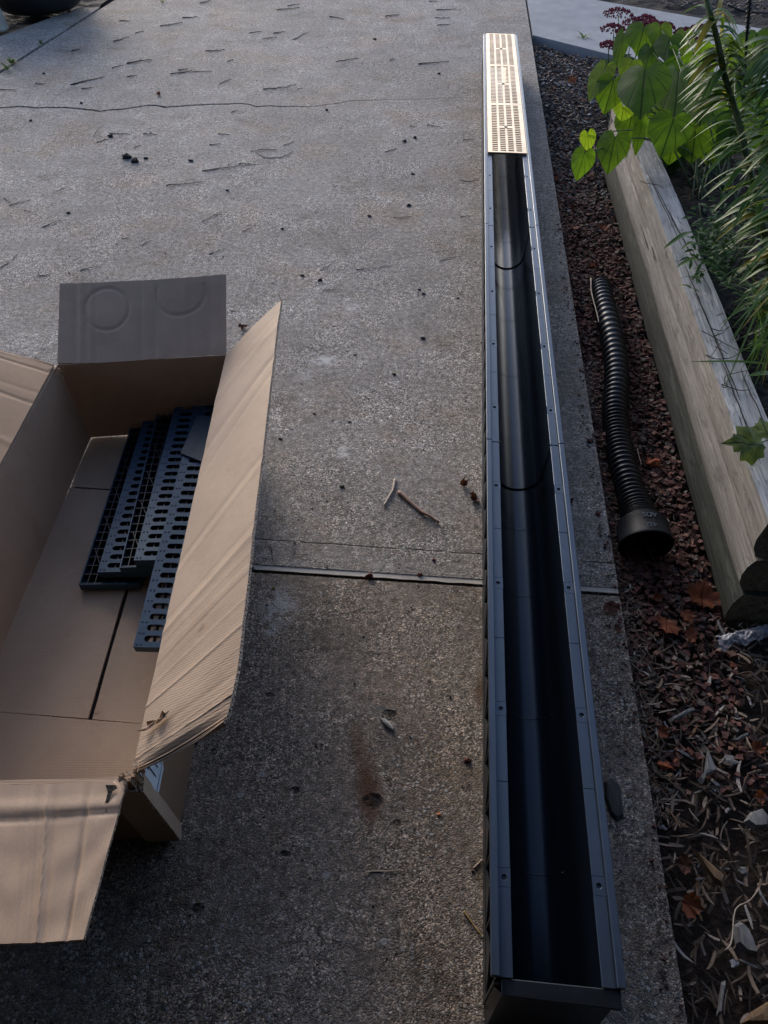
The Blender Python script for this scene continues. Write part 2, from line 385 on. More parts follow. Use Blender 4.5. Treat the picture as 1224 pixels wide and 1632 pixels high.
# crack polyline across the driveway
crk = [(0,172),(30,170),(60,172),(105,171),(145,175),(160,177),(185,175),(215,171),(235,168),(250,168),(262,171),(300,168),(345,166),(380,165),(398,166),(410,170),(430,169),(485,170),(515,168),(540,164),(556,161),(600,159),(660,158),(730,156),(769,155)]
def jag(pts, n=4, amp=.010, seed=0):
    o = []
    for k in range(len(pts)-1):
        a, b = pts[k], pts[k+1]
        for j in range(n):
            f = j / n; p = a.lerp(b, f)
            s_ = amp * (noise.noise(Vector((p.x*22, p.y*5, seed))) + .6*noise.noise(Vector((p.x*70, 0, seed))))
            o.append(Vector((p.x, p.y + s_, 0)))
    o.append(pts[-1].copy()); return o
C3 = jag([Vector((-6, 2.6, 0))] + [at(*p) for p in crk] + [Vector((.40, 3.87, 0))])
def cw(p):   # crack half width: wide at the left, hairline at the right
    return .0085 * max(.16, min(1, (.0 - p.x) / 1.2)) if p.x > -1.2 else .0088
JY0, JY1 = .942, .964
def jline(off, amp=.0018, seed=3):
    return [Vector((x, off + .006*x + amp*noise.noise(Vector((x*40, 0, seed))), 0)) for x in [(-6 + .05*k) for k in range(129)] if x < .40] + [Vector((.401, off+.0024, 0))]
driveway = bpy.data.objects.new('driveway', None); link(driveway); tag(driveway, kind='structure')
def slab(pts, mat):
    m = MB(); m.prism(pts, -.16, 0, 0); o = part('slab', m, mat, driveway)
    return o
# near slab
jl = jline(JY0)
slab([(-6, -6), (.4, -6)] + [(p.x, p.y) for p in jl[::-1]], M_CON2)
ju = jline(JY1, .001, 9)
low = [(p.x, p.y) for p in ju]
# long left joint line (diagonal), from the photo: from left frame edge to the top
D0, D1 = at(0, 115), at(180, 0)
dd = (D1 - D0).normalized()
def dpt(s_): return D0 + dd * s_
nL = Vector((-dd.y, dd.x, 0))
crackL = [p for p in C3]
mid_top = [(p.x, p.y - cw(p)) for p in crackL if p.x > -6.1]
xd = lambda y: D0.x + dd.x/dd.y*(y-D0.y)
mt = [q for q in mid_top if q[0] > xd(q[1]) + .01]
slab(low_ := [(x, y) for x, y in low if x > xd(y)+.012] + [(.402, 3.866)] + mt[::-1] + [(xd(mt[0][1])+.012, mt[0][1])] , M_CON)
far_b = [(p.x, p.y + cw(p)) for p in crackL]
fb = [q for q in far_b if q[0] > xd(q[1]) + .01]
slab([(xd(fb[0][1])+.012, fb[0][1])] + fb + [(.402, 6.6), (xd(6.6)+.012, 6.6)], M_CON)
# slab left of the long joint, its far edge follows the pot's dark bed
e0, e1 = at(0, 58), at(115, 14)
slab([(-6, JY1+.0), (xd(JY1)-.012, JY1), (xd(5.25)-.012, 5.25), (e1.x+.03, e1.y+.03), (e0.x, e0.y), (-6, 2.9)], M_CON)
# pale tooled mortar in the cross joint, with the thin crack at its near side
m = MB(); seg = [k*.02 for k in range(0, 61)]
def jm(u, v):
    x = -.8 + 1.2*u; y = JY0 + .006*x + .0092 + .0022*nz(x*30, 1) + v*(JY1-JY0-.0085)
    return (x, y, -.0016 + .0004*nz(x*25, v*3))
m.grid(jm, 120, 4); o = part('joint_filler', m, M_JOINT, driveway, True)
# sidewalk at the top right
SA, SB = at(850, 56), at(1224, 150); sdv = (SB-SA).normalized(); sn = Vector((-sdv.y, sdv.x, 0))
Wd = (at(1224, 38) - SA).dot(sn)
walk = bpy.data.objects.new('sidewalk', None); link(walk); tag(walk, kind='structure')
x0 = SA - sdv*.0; 
q = [SA, SA + sdv*1.62, SA + sdv*1.62 + sn*Wd, Vector((.412, 6.6, 0)), ]
m = MB(); m.prism([(.413, SA.y+.002), (SA.x + sdv.x*1.9, SA.y+sdv.y*1.9), (SA.x + sdv.x*1.9 + sn.x*Wd, SA.y+sdv.y*1.9+sn.y*Wd), (.62, 5.85), (.413, 5.95)], -.09, .0); part('slab', m, M_WALK, walk)
m = MB(); a = SA + sdv*1.905; m.prism([(a.x, a.y), (a.x+sdv.x*3, a.y+sdv.y*3), (a.x+sdv.x*3+sn.x*Wd, a.y+sdv.y*3+sn.y*Wd), (a.x+sn.x*Wd, a.y+sn.y*Wd)], -.09, .0); part('slab', m, M_WALK, walk)
# bed behind the sidewalk, bed top left
def rough_sheet(x0, x1, y0, y1, z, amp, nu, nv, fr=9):
    m = MB(); m.grid(lambda u, v: (x0+(x1-x0)*u, y0+(y1-y0)*v, z + amp*(nz((x0+(x1-x0)*u)*fr, (y0+(y1-y0)*v)*fr) + .5*nz((x0+(x1-x0)*u)*fr*3, (y0+(y1-y0)*v)*fr*3, 4))), nu, nv); return m
single('far_bed', rough_sheet(.5, 4, 5.0, 8, -.03, .02, 60, 60), M_SOIL, kind='structure')
single('left_bed', rough_sheet(-6, xd(5.5)-.1, 4.0, 8, -.035, .02, 60, 60), M_SOIL, kind='structure')
single('mulch_soil', rough_sheet(.396, 1.8, -1.2, 5.0, -.052, .012, 60, 200), M_BED, kind='structure')

# ================================================================== ADDED SKY BLOCKER over the near end (unseen, shaped like a carport, darkens the foreground)
cp = thing('skyblocker', 'added unseen carport roof with side walls over the near end of the driveway', 'skyblocker', (0, -2, 0))
M_CP = simple('skyblocker_board', (.06, .06, .062), .8, .25, 12); M_CPR = simple('skyblocker_roof', (.045, .045, .047), .85, .2, 12)
CPY, CPZ = .74, 2.05
m = MB(); m.box((-3.4, -5, CPZ), (3.4, CPY, CPZ+.08)); part('roof', m, M_CPR, cp)  # unseen roof, added to cut skylight over the near slab
m = MB(); m.box((-3.4, CPY+.002, CPZ-.12), (3.4, CPY+.04, CPZ+.12)); part('blocker_fascia', m, M_CP, cp)
m = MB(); m.box((-3.4, -5.1, 0.001), (3.4, -5.002, CPZ-.002)); part('blocker_back', m, M_CP, cp)
for s_ in (-1, 1):
    x = -1.45 if s_ < 0 else 2.2
    m = MB(); m.box((x, -4.99, -.19 if s_ > 0 else 0.001), (x+.08, .3, CPZ-.002)); part('blocker_side', m, M_CP, cp)  # added walls out of view, the left one set close to darken that side
    m = MB(); m.box((x-.02, CPY-.12, -.19 if s_ > 0 else 0.001), (x+.08, CPY-.02, CPZ-.002)); part('post', m, M_CP, cp)

# ================================================================== TRENCH DRAIN
def ring_cell(m, x0, x1, y0, y1, hole, z0, z1, mi=0):
    """rectangle with a hole; hole = list of 8/12/16 points ordered ccw from lower-left corner side"""
    n = len(hole); k = n // 4; B = []
    for a, b in (((x0,y0),(x1,y0)), ((x1,y0),(x1,y1)), ((x1,y1),(x0,y1)), ((x0,y1),(x0,y0))):
        for j in range(k): B.append((a[0]+(b[0]-a[0])*j/k, a[1]+(b[1]-a[1])*j/k))
    bt = [m.vert((p[0], p[1], z1)) for p in B]; ht = [m.vert((p[0], p[1], z1)) for p in hole]
    hb = [m.vert((p[0], p[1], z0)) for p in hole]; bb = [m.vert((p[0], p[1], z0)) for p in B]
    for i in range(n):
        j = (i+1) % n
        m.face((bt[i], bt[j], ht[j], ht[i]), mi); m.face((ht[i], ht[j], hb[j], hb[i]), mi); m.face((hb[i], hb[j], bb[j], bb[i]), mi)
def slot(cx, cy, w, h, r, n=12):
    "rounded rectangle, points start at the lower-left corner"
    r = min(r, w/2, h/2); P = []
    k = n // 4
    for (sx, sy, a0) in ((-1,-1,pi), (1,-1,1.5*pi), (1,1,0), (-1,1,.5*pi)):
        for j in range(k):
            a = a0 + (pi/2) * (j / (k-1) if k > 1 else .5)
            P.append((cx + sx*(w/2-r) + r*cos(a), cy + sy*(h/2-r) + r*sin(a)))
    # rotate so that the first point pairs with the rectangle's lower-left corner
    P = P[k//2:] + P[:k//2]
    return P
XC, YS, ZR = .1970, .215, .165
def dx(y): return -.0  # the run is straight along +Y
drain = thing('trench_drain', 'long black plastic trench drain channel with grey metal rails lying on the driveway', 'drain channel', (XC, YS, 0))
NSEG = 4; LS = 1.005
for k in range(NSEG):
    y0 = YS + LS*k; y1 = y0 + LS - .0018
    jx = (0, .0012, -.0008, .001)[k]
    secp = bpy.data.objects.new('channel_section', None); link(secp, drain); secp.location = (jx, LS*k, (0, .0006, 0, .0004)[k])
    # trough: a U with wall thickness, its near lip raised where it overlaps the section before
    m = MB(); nA = 18
    def prof(ro, lift, inner):
        P = []; r = .0515 - ro; zc = .067
        P.append((-.0565 + ro*.6, .1555)); P.append((-.0545 + ro, .11))
        for i in range(nA+1):
            a = pi + pi*i/nA; P.append(((r)*cos(a)*1.0, zc + lift + r*sin(a)))
        P.append((.0545 - ro, .11)); P.append((.0565 - ro*.6, .1555))
        return P
    ny = 10; rows = []; rowo = []
    for j in range(ny+1):
        f = j/ny; y = y0 + (y1-y0)*f + (-.001 if j == 0 else 0); lift = (.0022 if k else 0) * max(0, 1 - f*4)
        rr = (.0018 if k else 0) * max(0, 1 - f*4)
        rows.append([m.vert((XC+p[0], y, p[1])) for p in prof(rr, lift, 1)])
    for A, B in zip(rows, rows[1:]):
        for i in range(len(A)-1): m.face((A[i], A[i+1], B[i+1], B[i]))
    for j in (0, ny):
        y = y0 if j == 0 else y1
        rowo.append([m.vert((XC+p[0], y, p[1])) for p in prof(-.004, 0, 0)])
    A, B = rowo
    for i in range(len(A)-1): m.face((A[i], B[i], B[i+1], A[i+1]))
    for i in range(len(A)-1): m.face((rows[0][i], A[i], A[i+1], rows[0][i+1])); m.face((rows[-1][i+1], B[i+1], B[i], rows[-1][i]))
    o = part('trough', m, M_TROUGH, secp); autosmooth(o, 50)
    # faint moulded rings inside the trough
    for yy in (.17, .43, .70, .88):
        m = MB(); r = .0510; P = [(XC + r*cos(pi+pi*i/16)*.985, y0+yy, .0672 + r*sin(pi+pi*i/16)*.985) for i in range(3, 14)]
        m.tube(P, .0004, 4); part('mould_ring', m, M_TROUGH, o, True)
    # side frame: bottom rail, top rail, upright ribs and triangular webs
    for s_ in (-1, 1):
        m = MB(); xo = XC + s_*.0765
        def bx(xa, xb, ya, yb, za, zb): m.box((min(xa, xb), ya, za), (max(xa, xb), yb, zb))
        bx(xo, xo - s_*.004, y0, y1, .0, .028); bx(xo, xo - s_*.022, y0, y1, .0285, .0315)
        bx(xo - s_*.0005, xo - s_*.0045, y0, y1, .138, .153)
        nb = 12
        for b in range(nb+1):
            yb = y0 + (LS-.006)*b/nb
            P = [(xo - s_*.001, .032), (xo - s_*.001, .137), (XC + s_*.057, .150), (XC + s_*.0575, .06), (XC+s_*.05, .032)]
            a = [m.vert((p[0], yb, p[1])) for p in P]; c = [m.vert((p[0], yb+.003, p[1])) for p in P]
            m.face(a); m.face(c[::-1])
            for i in range(5): m.face((a[i], c[i], c[(i+1)%5], a[(i+1)%5]))
        for b in range(nb):
            ya = y0 + (LS-.006)*b/nb + .003; yb = ya + (LS-.006)/nb - .003; ym = (ya+yb)/2
            for tri in (((ya, .0320), (yb, .0320), (ym, .082)), ((ya, .1375), (yb, .1375), (ym+.02, .108))):
                a = [m.vert((xo - s_*.0008, p[0], p[1])) for p in tri]; c = [m.vert((xo - s_*.0035, p[0], p[1])) for p in tri]
                m.face(a); m.face(c[::-1])
                for i in range(3): m.face((a[i], c[i], c[(i+1)%3], a[(i+1)%3]))
        part('side_frame', m, M_BLACK, secp)
    # metal rails with screw holes
    for s_ in (-1, 1):
        m = MB(); xo = XC + s_*.0825; xl = XC + s_*.0722; xi = XC + s_*.0548
        a, b = sorted((xo, xl)); m.box((a, y0, .1535), (b, y1, ZR))
        a, b = sorted((xl - s_*.0002, xi)); yy = y0; n_ = 4; zt = .1578; zb = .1560
        for c in range(n_):
            ya = y0 + (y1-y0)*c/n_; yb = y0 + (y1-y0)*(c+1)/n_; yh = ya + .118
            m.box((a, ya, zb), (b, yh-.012, zt)); m.box((a, yh+.012, zb), (b, yb, zt))
            ring_cell(m, a, b, yh-.012, yh+.012, [((a+b)/2 + .0034*cos(t_), yh + .0034*sin(t_)) for t_ in [1.25*pi + 2*pi*i/12 for i in range(12)]], zb, zt)
        o = part('rail', m, M_RAIL, secp); bevel(o, .0007)
        for c in range(n_):
            yh = y0 + (y1-y0)*c/n_ + .118; m = MB()
            m.tube([((a+b)/2, yh, .148), ((a+b)/2, yh, .1553)], .0036, 10)
            part('screw_boss', m, M_BLACK, secp)
    # seam notches at the joint
    if k:
        for s_ in (-1, 1): m = MB(); m.box((XC+s_*.056-.003, y0-.0015, .1579), (XC+s_*.056+.003, y0+.003, .1586)); part('clip', m, M_BLACK, secp)
# near end cap
m = MB(); ye = YS - .001
m.box((XC-.078, ye-.004, .004), (XC+.078, ye, .150)); part('end_plate', m, M_BLACK, drain)
m = MB(); m.hexa([Vector(p) for p in ((XC-.069,ye-.018,.148),(XC+.078,ye-.020,.146),(XC+.078,ye+.001,.1515),(XC-.069,ye+.001,.1515),(XC-.069,ye-.018,.154),(XC+.078,ye-.020,.153),(XC+.078,ye+.001,.156),(XC-.069,ye+.001,.156))])
o = part('end_bar', m, M_BLACK, drain); bevel(o, .0012)
m = MB(); m.hexa([Vector(p) for p in ((XC-.074,ye-.030,0),(XC+.060,ye-.034,0),(XC+.074,ye-.005,0),(XC-.076,ye-.005,0),(XC-.066,ye-.012,.134),(XC+.072,ye-.014,.134),(XC+.078,ye-.005,.134),(XC-.076,ye-.005,.134))])
part('end_foot', m, M_BLACK, drain)

# stainless grates at the far end
YG = at(800, 243, ZR).y
def steel_grate(y0, name, label):
    L = .488; t_ = thing(name, label, 'drain grate', (XC, y0, ZR-.007), 'metal grates on the far end of the drain')
    m = MB(); x0, x1 = XC-.0695, XC+.0695; zt, zb = ZR+.0006, ZR-.0012
    nc, nr = 4, 27; mg = .0095; ec = .012
    cw_ = (x1-x0-2*ec)/nc; rh = (L-2*mg)/nr
    for (a, b, c, d) in ((x0, x0+ec, y0, y0+L), (x1-ec, x1, y0, y0+L), (x0+ec, x1-ec, y0, y0+mg), (x0+ec, x1-ec, y0+L-mg, y0+L)):
        m.box((a, c, zb), (b, d, zt))
    for c in range(nc):
        for r in range(nr):
            xa = x0+ec+c*cw_; ya = y0+mg+r*rh
            if r == nr//2 and c in (1, 2): m.box((xa, ya, zb), (xa+cw_, ya+rh, zt)); continue
            ring_cell(m, xa, xa+cw_, ya, ya+rh, slot(xa+cw_/2, ya+rh/2, cw_*.74, rh*.62, .002, 8), zb, zt)
    part('slotted_plate', m, M_STEEL, t_)
    m = MB()
    for xx in (x0+.0008, x1-.0028): m.box((xx, y0, ZR-.0070), (xx+.002, y0+L, zb-.0002))
    for yy in (y0+.0005, y0+L-.0025): m.box((x0+.003, yy, ZR-.0070), (x1-.003, yy+.002, zb-.0002))
    part('skirt', m, M_STEEL, t_)
    m = MB(); yc = y0+mg+(nr//2+.5)*rh; m.tube([(XC, yc, zt+.0002), (XC, yc, zt+.002)], .006, 10); part('bolt', m, M_IRON, t_, False)
for i, lb in enumerate(('slotted metal grate nearest the camera at the edge of the open channel', 'middle slotted metal grate between two others on the drain', 'slotted metal grate at the far end of the drain')):
    steel_grate(YG + .4895*i, 'metal_grate', lb)

# ================================================================== CARDBOARD BOX
HB = .235; TH = .0062
zF = .012
BLr, BRr, FRr = at(91, 582, .232), at(360, 566, .240), at(209, 1238, .235)
FLr = Vector((-.795, .345, .235))
BLf, BRf, FRf, FLf = at(145, 697, zF), Vector((-.467, 1.385, zF)), at(279, 1328, zF), Vector((-.77, .345, zF))
box = thing('cardboard_box', 'large open cardboard box with spread flaps holding black grates on the driveway', 'box', (-.6, .86, 0))
def sheet(pos, nu, nv, th, disp=lambda u, v: 0, side=1, ends=(2, 2)):
    m = MB(); e = 1e-3; F = []; Bk = []
    for i in range(nu+1):
        a = []; b = []
        for j in range(nv+1):
            u, v = i/nu, j/nv
            p = pos(u, v); du = pos(min(u+e, 1), v) - pos(max(u-e, 0), v); dv = pos(u, min(v+e, 1)) - pos(u, max(v-e, 0))
            n_ = du.cross(dv).normalized() * side; d = disp(u, v)
            a.append(m.vert(p + n_*d)); b.append(m.vert(p + n_*(d - th)))
        F.append(a); Bk.append(b)
    for i in range(nu):
        for j in range(nv):
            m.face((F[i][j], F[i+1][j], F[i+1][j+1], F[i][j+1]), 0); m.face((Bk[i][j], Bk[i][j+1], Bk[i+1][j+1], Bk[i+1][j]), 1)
    for i in range(nu):
        m.face((F[i][0], Bk[i][0], Bk[i+1][0], F[i+1][0]), ends[0]); m.face((F[i][nv], F[i+1][nv], Bk[i+1][nv], Bk[i][nv]), ends[1])
    for j in range(nv):
        m.face((F[0][j], F[0][j+1], Bk[0][j+1], Bk[0][j]), 2); m.face((F[nu][j], Bk[nu][j], Bk[nu][j+1], F[nu][j+1]), 2)
    return m
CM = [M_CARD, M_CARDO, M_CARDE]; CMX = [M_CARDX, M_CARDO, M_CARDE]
def interp(P, u):
    k = u*(len(P)-1); i = min(int(k), len(P)-2); f = k-i
    p0, p1, p2, p3 = P[max(i-1, 0)], P[i], P[i+1], P[min(i+2, len(P)-1)]
    return .5*((2*p1) + (p2-p0)*f + (2*p0-5*p1+4*p2-p3)*f*f + (3*p1-p0-3*p2+p3)*f**3)
def creases(seed, n, amp, wid, skew=0):
    rr = random.Random(seed); C = [(rr.random(), rr.uniform(-1, 1)*amp, rr.uniform(.5, 1.4)*wid, rr.uniform(-.01, .01)) for _ in range(n)]
    return lambda u, v: sum(a*exp(-((u + (v-.5)*(skew+k) - c)/w)**2) for c, a, w, k in C)
def wall(A, B, C, D, name, seed, side=1, amp=.004):
    "A,B bottom, D,C top"
    m = sheet(lambda u, v: (A.lerp(B, u)).lerp(D.lerp(C, u), v), 40, 12, TH, lambda u, v: amp*nz(u*3, v*2.2, seed)*sin(pi*u)*sin(pi*min(v, .999)) + .0006*nz(u*30, v*9, seed), side, (2, 0))
    o = part(name, m, CM, box, True); return o
o = wall(BLf, BRf, BRr, BLr, 'wall', 1, 1); autosmooth(o)
o = wall(FLf, BLf, BLr, FLr, 'wall', 2, 1); autosmooth(o)
o = wall(BRf, FRf, FRr, BRr, 'wall', 3, 1); autosmooth(o)
o = wall(FRf, FLf, FLr, FRr, 'wall', 4, 1); autosmooth(o)
# right flap, raised outwards
Z0 = .335
HR = [BRr, at(300, 830, .238), at(252, 1045, .237), at(222, 1175, .236), at(212, 1232, .234)]
OR = [at(448, 478, Z0), at(437, 560, Z0), at(421, 700, Z0+.004), at(403, 850, Z0+.006), at(391, 960, Z0+.004), at(380, 1050, Z0), at(370, 1110, Z0-.004), at(357, 1153, Z0-.012)]
c1 = creases(11, 15, .0022, .0075, .02)
c2 = creases(15, 40, .0007, .003, .02)
def rflap(u, v):
    # near end of the sheet curls down a little
    a = interp(HR, u); b = interp(OR, u); p = a.lerp(b, v)
    p.z += -.010*sin(pi*v)*max(0, (u-.9)/.1)*1.2 + .004*sin(pi*v)*(1-u) 
    return p
m = sheet(rflap, 300, 18, TH, lambda u, v: c1(u, v) + c2(u, v) + .0012*nz(u*9, v*3, 2), 1, (0, 2))
# torn hole near the hinge side
hx, hy = at(285, 990, .25).x, at(285, 990, .25).y
o = part('flap', m, CM, box); autosmooth(o, 60)
m = MB(); 
def onflap(u, v, off=.0): 
    p = rflap(u, v); n_ = (rflap(min(u+.002,1), v)-rflap(u-.002, v)).cross(rflap(u, min(v+.01,1))-rflap(u, max(v-.01,0))).normalized(); return p + n_*off
# torn ply: dark hole and peeled paper
uh, vh = .748, .20
P = [onflap(uh + .010*cos(a)*(1+.3*sin(3*a)), vh + .115*sin(a)*(1+.22*cos(5*a+1)), .0046) for a in [2*pi*i/16 for i in range(16)]]
m.poly(P); part('torn_patch', m, M_CARDO, o)
m = MB(); P = [onflap(uh - .004 + .004*cos(a), vh + .11 + .035*sin(a), .0058) for a in [2*pi*i/9 for i in range(9)]]; m.poly(P); part('tear_hole', m, M_CLOD, o)
m = MB()
for i in range(6):
    a0 = i*1.05; p0 = onflap(uh + .010*cos(a0), vh + .12*sin(a0), .0048); p1 = onflap(uh + .011*cos(a0+.8), vh + .125*sin(a0+.8), .0048); p2 = onflap(uh + .015*cos(a0+.4), vh+.17*sin(a0+.4), .012)
    m.poly([p0, p1, p2])
part('torn_paper', m, M_CARD, o)
# back flap, standing outwards
OB = [at(95, 452, .332), at(180, 449, .334), at(270, 444, .336), at(360, 437, .337)]
HBk = [BLr + Vector((0, .004, .002)), at(180, 577, .236), at(270, 570, .238), BRr + Vector((0, .004, .001))]
def ringd(u, v, cu, cv, r, part_=1):
    x, y = (u-cu)*.375, (v-cv)*.18; d = hypot(x, y); return -.0022*exp(-((d-r)/.0035)**2)
cb = creases(21, 12, .0016, .012)
m = sheet(lambda u, v: interp(HBk, u).lerp(interp(OB, u), v), 140, 60, TH,
          lambda u, v: ringd(u, v, .30, .66, .047)*(1 if u < .45 else .3) + ringd(u, v, .72, .80, .050)*(.2 if v > .9 else 1) + cb(u, v)*.6 - .003*exp(-((u-.13)/.02)**2)*.4 - .003*exp(-((u-.88)/.02)**2)*.4 + .001*nz(u*6, v*4), 1, (0, 2))
o = part('flap', m, CMX, box); autosmooth(o, 60)
# left flap
OL = [Vector((-1.01, .36, .275)), Vector((-1.03, .7, .27)), Vector((-1.045, 1.05, .262)), Vector((-1.055, 1.335, .255))]
HL = [FLr, FLr.lerp(BLr, .33), at(0, 745, .232), BLr + Vector((-.004, -.006, 0))]
HL[1] = FLr.lerp(HL[2], .5)
c3 = creases(31, 20, .0018, .006)
m = sheet(lambda u, v: interp(HL, u).lerp(interp(OL, u), v), 240, 12, TH, lambda u, v: c3(u, v) + .0015*nz(u*9, v*3, 5), -1, (0, 2))
o = part('flap', m, CM, box); autosmooth(o, 60)
# front flap, drooping towards the camera
OF = [Vector((-.80, .165, .235)), at(0, 1507, .24), at(133, 1497, .243)]
HF = [FLr, at(0, 1251, .237), at(203, 1242, .236)]
OF = [OF[0], OF[1].lerp(OF[0], .2), at(40, 1503, .241), OF[2]]
HF = [HF[0], HF[1].lerp(HF[0], .2), at(80, 1249, .238), HF[2]]
c4 = creases(41, 16, .003, .012, -.06)
m = sheet(lambda u, v: interp(HF, u).lerp(interp(OF, u), v), 160, 40, TH, lambda u, v: c4(u, v)*min(1, v*5) + .0030*exp(-((v-.17)/.05)**2)*(1-.3*u) - .006*exp(-((v-.225-.04*(1-u))/.015)**2)*(.4+.6*nz(u*6, 0, 3)**2) + .0015*nz(u*9, v*5, 9), -1, (0, 2))
o = part('flap', m, CMX, box); autosmooth(o, 60)
m = MB(); p = at(178, 1257, .2395); m.poly([p + Vector(q) for q in ((-.010, .004, .001), (.004, .005, .001), (.008, .001, .001), (.003, -.004, .001), (.002, -.018, .0005), (-.002, -.020, .0005), (-.003, -.006, .001))])
part('tear_hole', m, M_CLOD, o)
# box floor made of the bottom flaps
m = MB(); m.prism([(p.x, p.y) for p in (FLf, FRf, BRf, BLf)], .0015, .0045); part('bottom_layer', m, M_CLOD, box)
def bl(u, v, z=0):   # box floor coordinates: u across, v along
    p = FLf.lerp(FRf, u).lerp(BLf.lerp(BRf, u), v); p.z = z; return p
def floorpanel(c, z, seed):
    m = MB(); n_ = 12
    def fn(u, v):
        p = c[0].lerp(c[1], u).lerp(c[3].lerp(c[2], u), v); return Vector((p.x, p.y, z + .002*nz(p.x*9, p.y*9, seed)))
    m = sheet(fn, 14, 26, .005, lambda u, v: 0, 1); o = part('floor_flap', m, CM, box); autosmooth(o)
s0, s1 = at(143, 1145, zF), at(203, 935, zF); sdx = (s1-s0)
yf = at(140, 779, zF).y
sl_ = lambda y: s0 + sdx*((y - s0.y)/sdx.y)
a, b = sl_(s0.y), sl_(yf)
lw = lambda y: FLf.lerp(BLf, (y-FLf.y)/(BLf.y-FLf.y)); rw = lambda y: FRf.lerp(BRf, (y-FRf.y)/(BRf.y-FRf.y))
G = Vector((.0035, 0, 0))
floorpanel([lw(s0.y-.002), a-G, b-G, lw(yf)], .0115, 1)
floorpanel([a+G*1.2, rw(s0.y-.002), rw(yf), b+G*1.2], .0112, 2)
floorpanel([FLf, FRf, rw(s0.y-.0025), lw(s0.y-.0025)], .0122, 3)
floorpanel([lw(yf+.006), rw(yf+.006), BRf, BLf], .0100, 4)
# outside of the right wall: shipping label with arrows
wd = (FRf - BRf).normalized(); wn_ = Vector((-wd.y, wd.x, 0)); 
if wn_.x < 0: wn_ = -wn_
def onright(s_, z, off=.0078): 
    f = (z - zF)/(.235-zF); A = FRf.lerp(FRr, f); B = BRf.lerp(BRr, f); n2 = (B-A).normalized(); p = A + n2*s_ + wn_*off; p.z = z; return p
M_LAB = simple('label_paper', (.62, .68, .75), .5, .05, 30, .1); M_INK = simple('label_ink', (.02, .02, .025), .5)
m = MB(); m.poly([onright(.008, .235), onright(.008, .150), onright(.016, .140), onright(.052, .140), onright(.058, .148), onright(.058, .235)])
lab = part('shipping_label', m, M_LAB, box)
m = MB()
for s_ in (.028, .042):
    m.poly([onright(s_, .165, .0084), onright(s_+.0022, .165, .0084), onright(s_+.0022, .205, .0084), onright(s_, .205, .0084)])
    m.poly([onright(s_-.004, .200, .0084), onright(s_+.0062, .200, .0084), onright(s_+.0011, .214, .0084)])
for (za, zb, sa, sb) in ((.150, .1515, .014, .052), (.150, .232, .0535, .0548)):
    m.poly([onright(sa, za, .0084), onright(sb, za, .0084), onright(sb, zb, .0084), onright(sa, zb, .0084)])
part('printed_arrows', m, M_INK, lab)
# overlapping corner ply and tape ridge on the near right corner
m = sheet(lambda u, v: onright(-.012 + .026*u, .012 + .20*v, .012 - .004*u), 3, 12, .004, lambda u, v: .001*nz(u*3, v*6), 1); part('corner_ply', m, CM, box)
fdir = (FLf-FRf).normalized(); fn_ = Vector((0, -1, 0))
def onfront(s_, z, off=.008):
    f = (z - zF)/(.235-zF); p = FRf.lerp(FRr, f) + fdir*s_ + fn_*off; p.z = z; return p
m = sheet(lambda u, v: onfront(-.010 + (.052+.0*v)*u, .010 + .20*v, .011), 4, 8, .004, lambda u, v: .0012*nz(u*3, v*5, 4), -1); part('corner_ply', m, CM, box)
# crushed paper crumbs at the two rim corners
rr = random.Random(3)
for c, sz in ((at(205, 1237, .240), .016), (at(92, 588, .236), .012)):
    m = MB()
    for i in range(26):
        p = c + Vector((rr.uniform(-1, 1)*sz*1.3, rr.uniform(-1, 1)*sz*.8, rr.uniform(-.3, .5)*sz)); s_ = rr.uniform(.2, .5)*sz
        q = [p + Vector((rr.uniform(-1, 1), rr.uniform(-1, 1), rr.uniform(-1, 1)))*s_ for _ in range(4)]
        m.poly(q[:3]); m.poly([q[0], q[2], q[3]])
    part('torn_corner', m, CM[0], box)['kind'] = 'stuff'
# twig like shred on the tip of the right flap
m = MB(); p = at(448, 478, Z0+.004)
m.tube([p, p+Vector((-.006, .010, .006)), p+Vector((-.008, .020, .010))], [.0012, .001, .0005], 5); m.tube([p, p+Vector((.012, .002, .002)), p+Vector((.020, -.008, .001))], [.0012, .001, .0005], 5)
part('paper_shred', m, M_CARD, box)

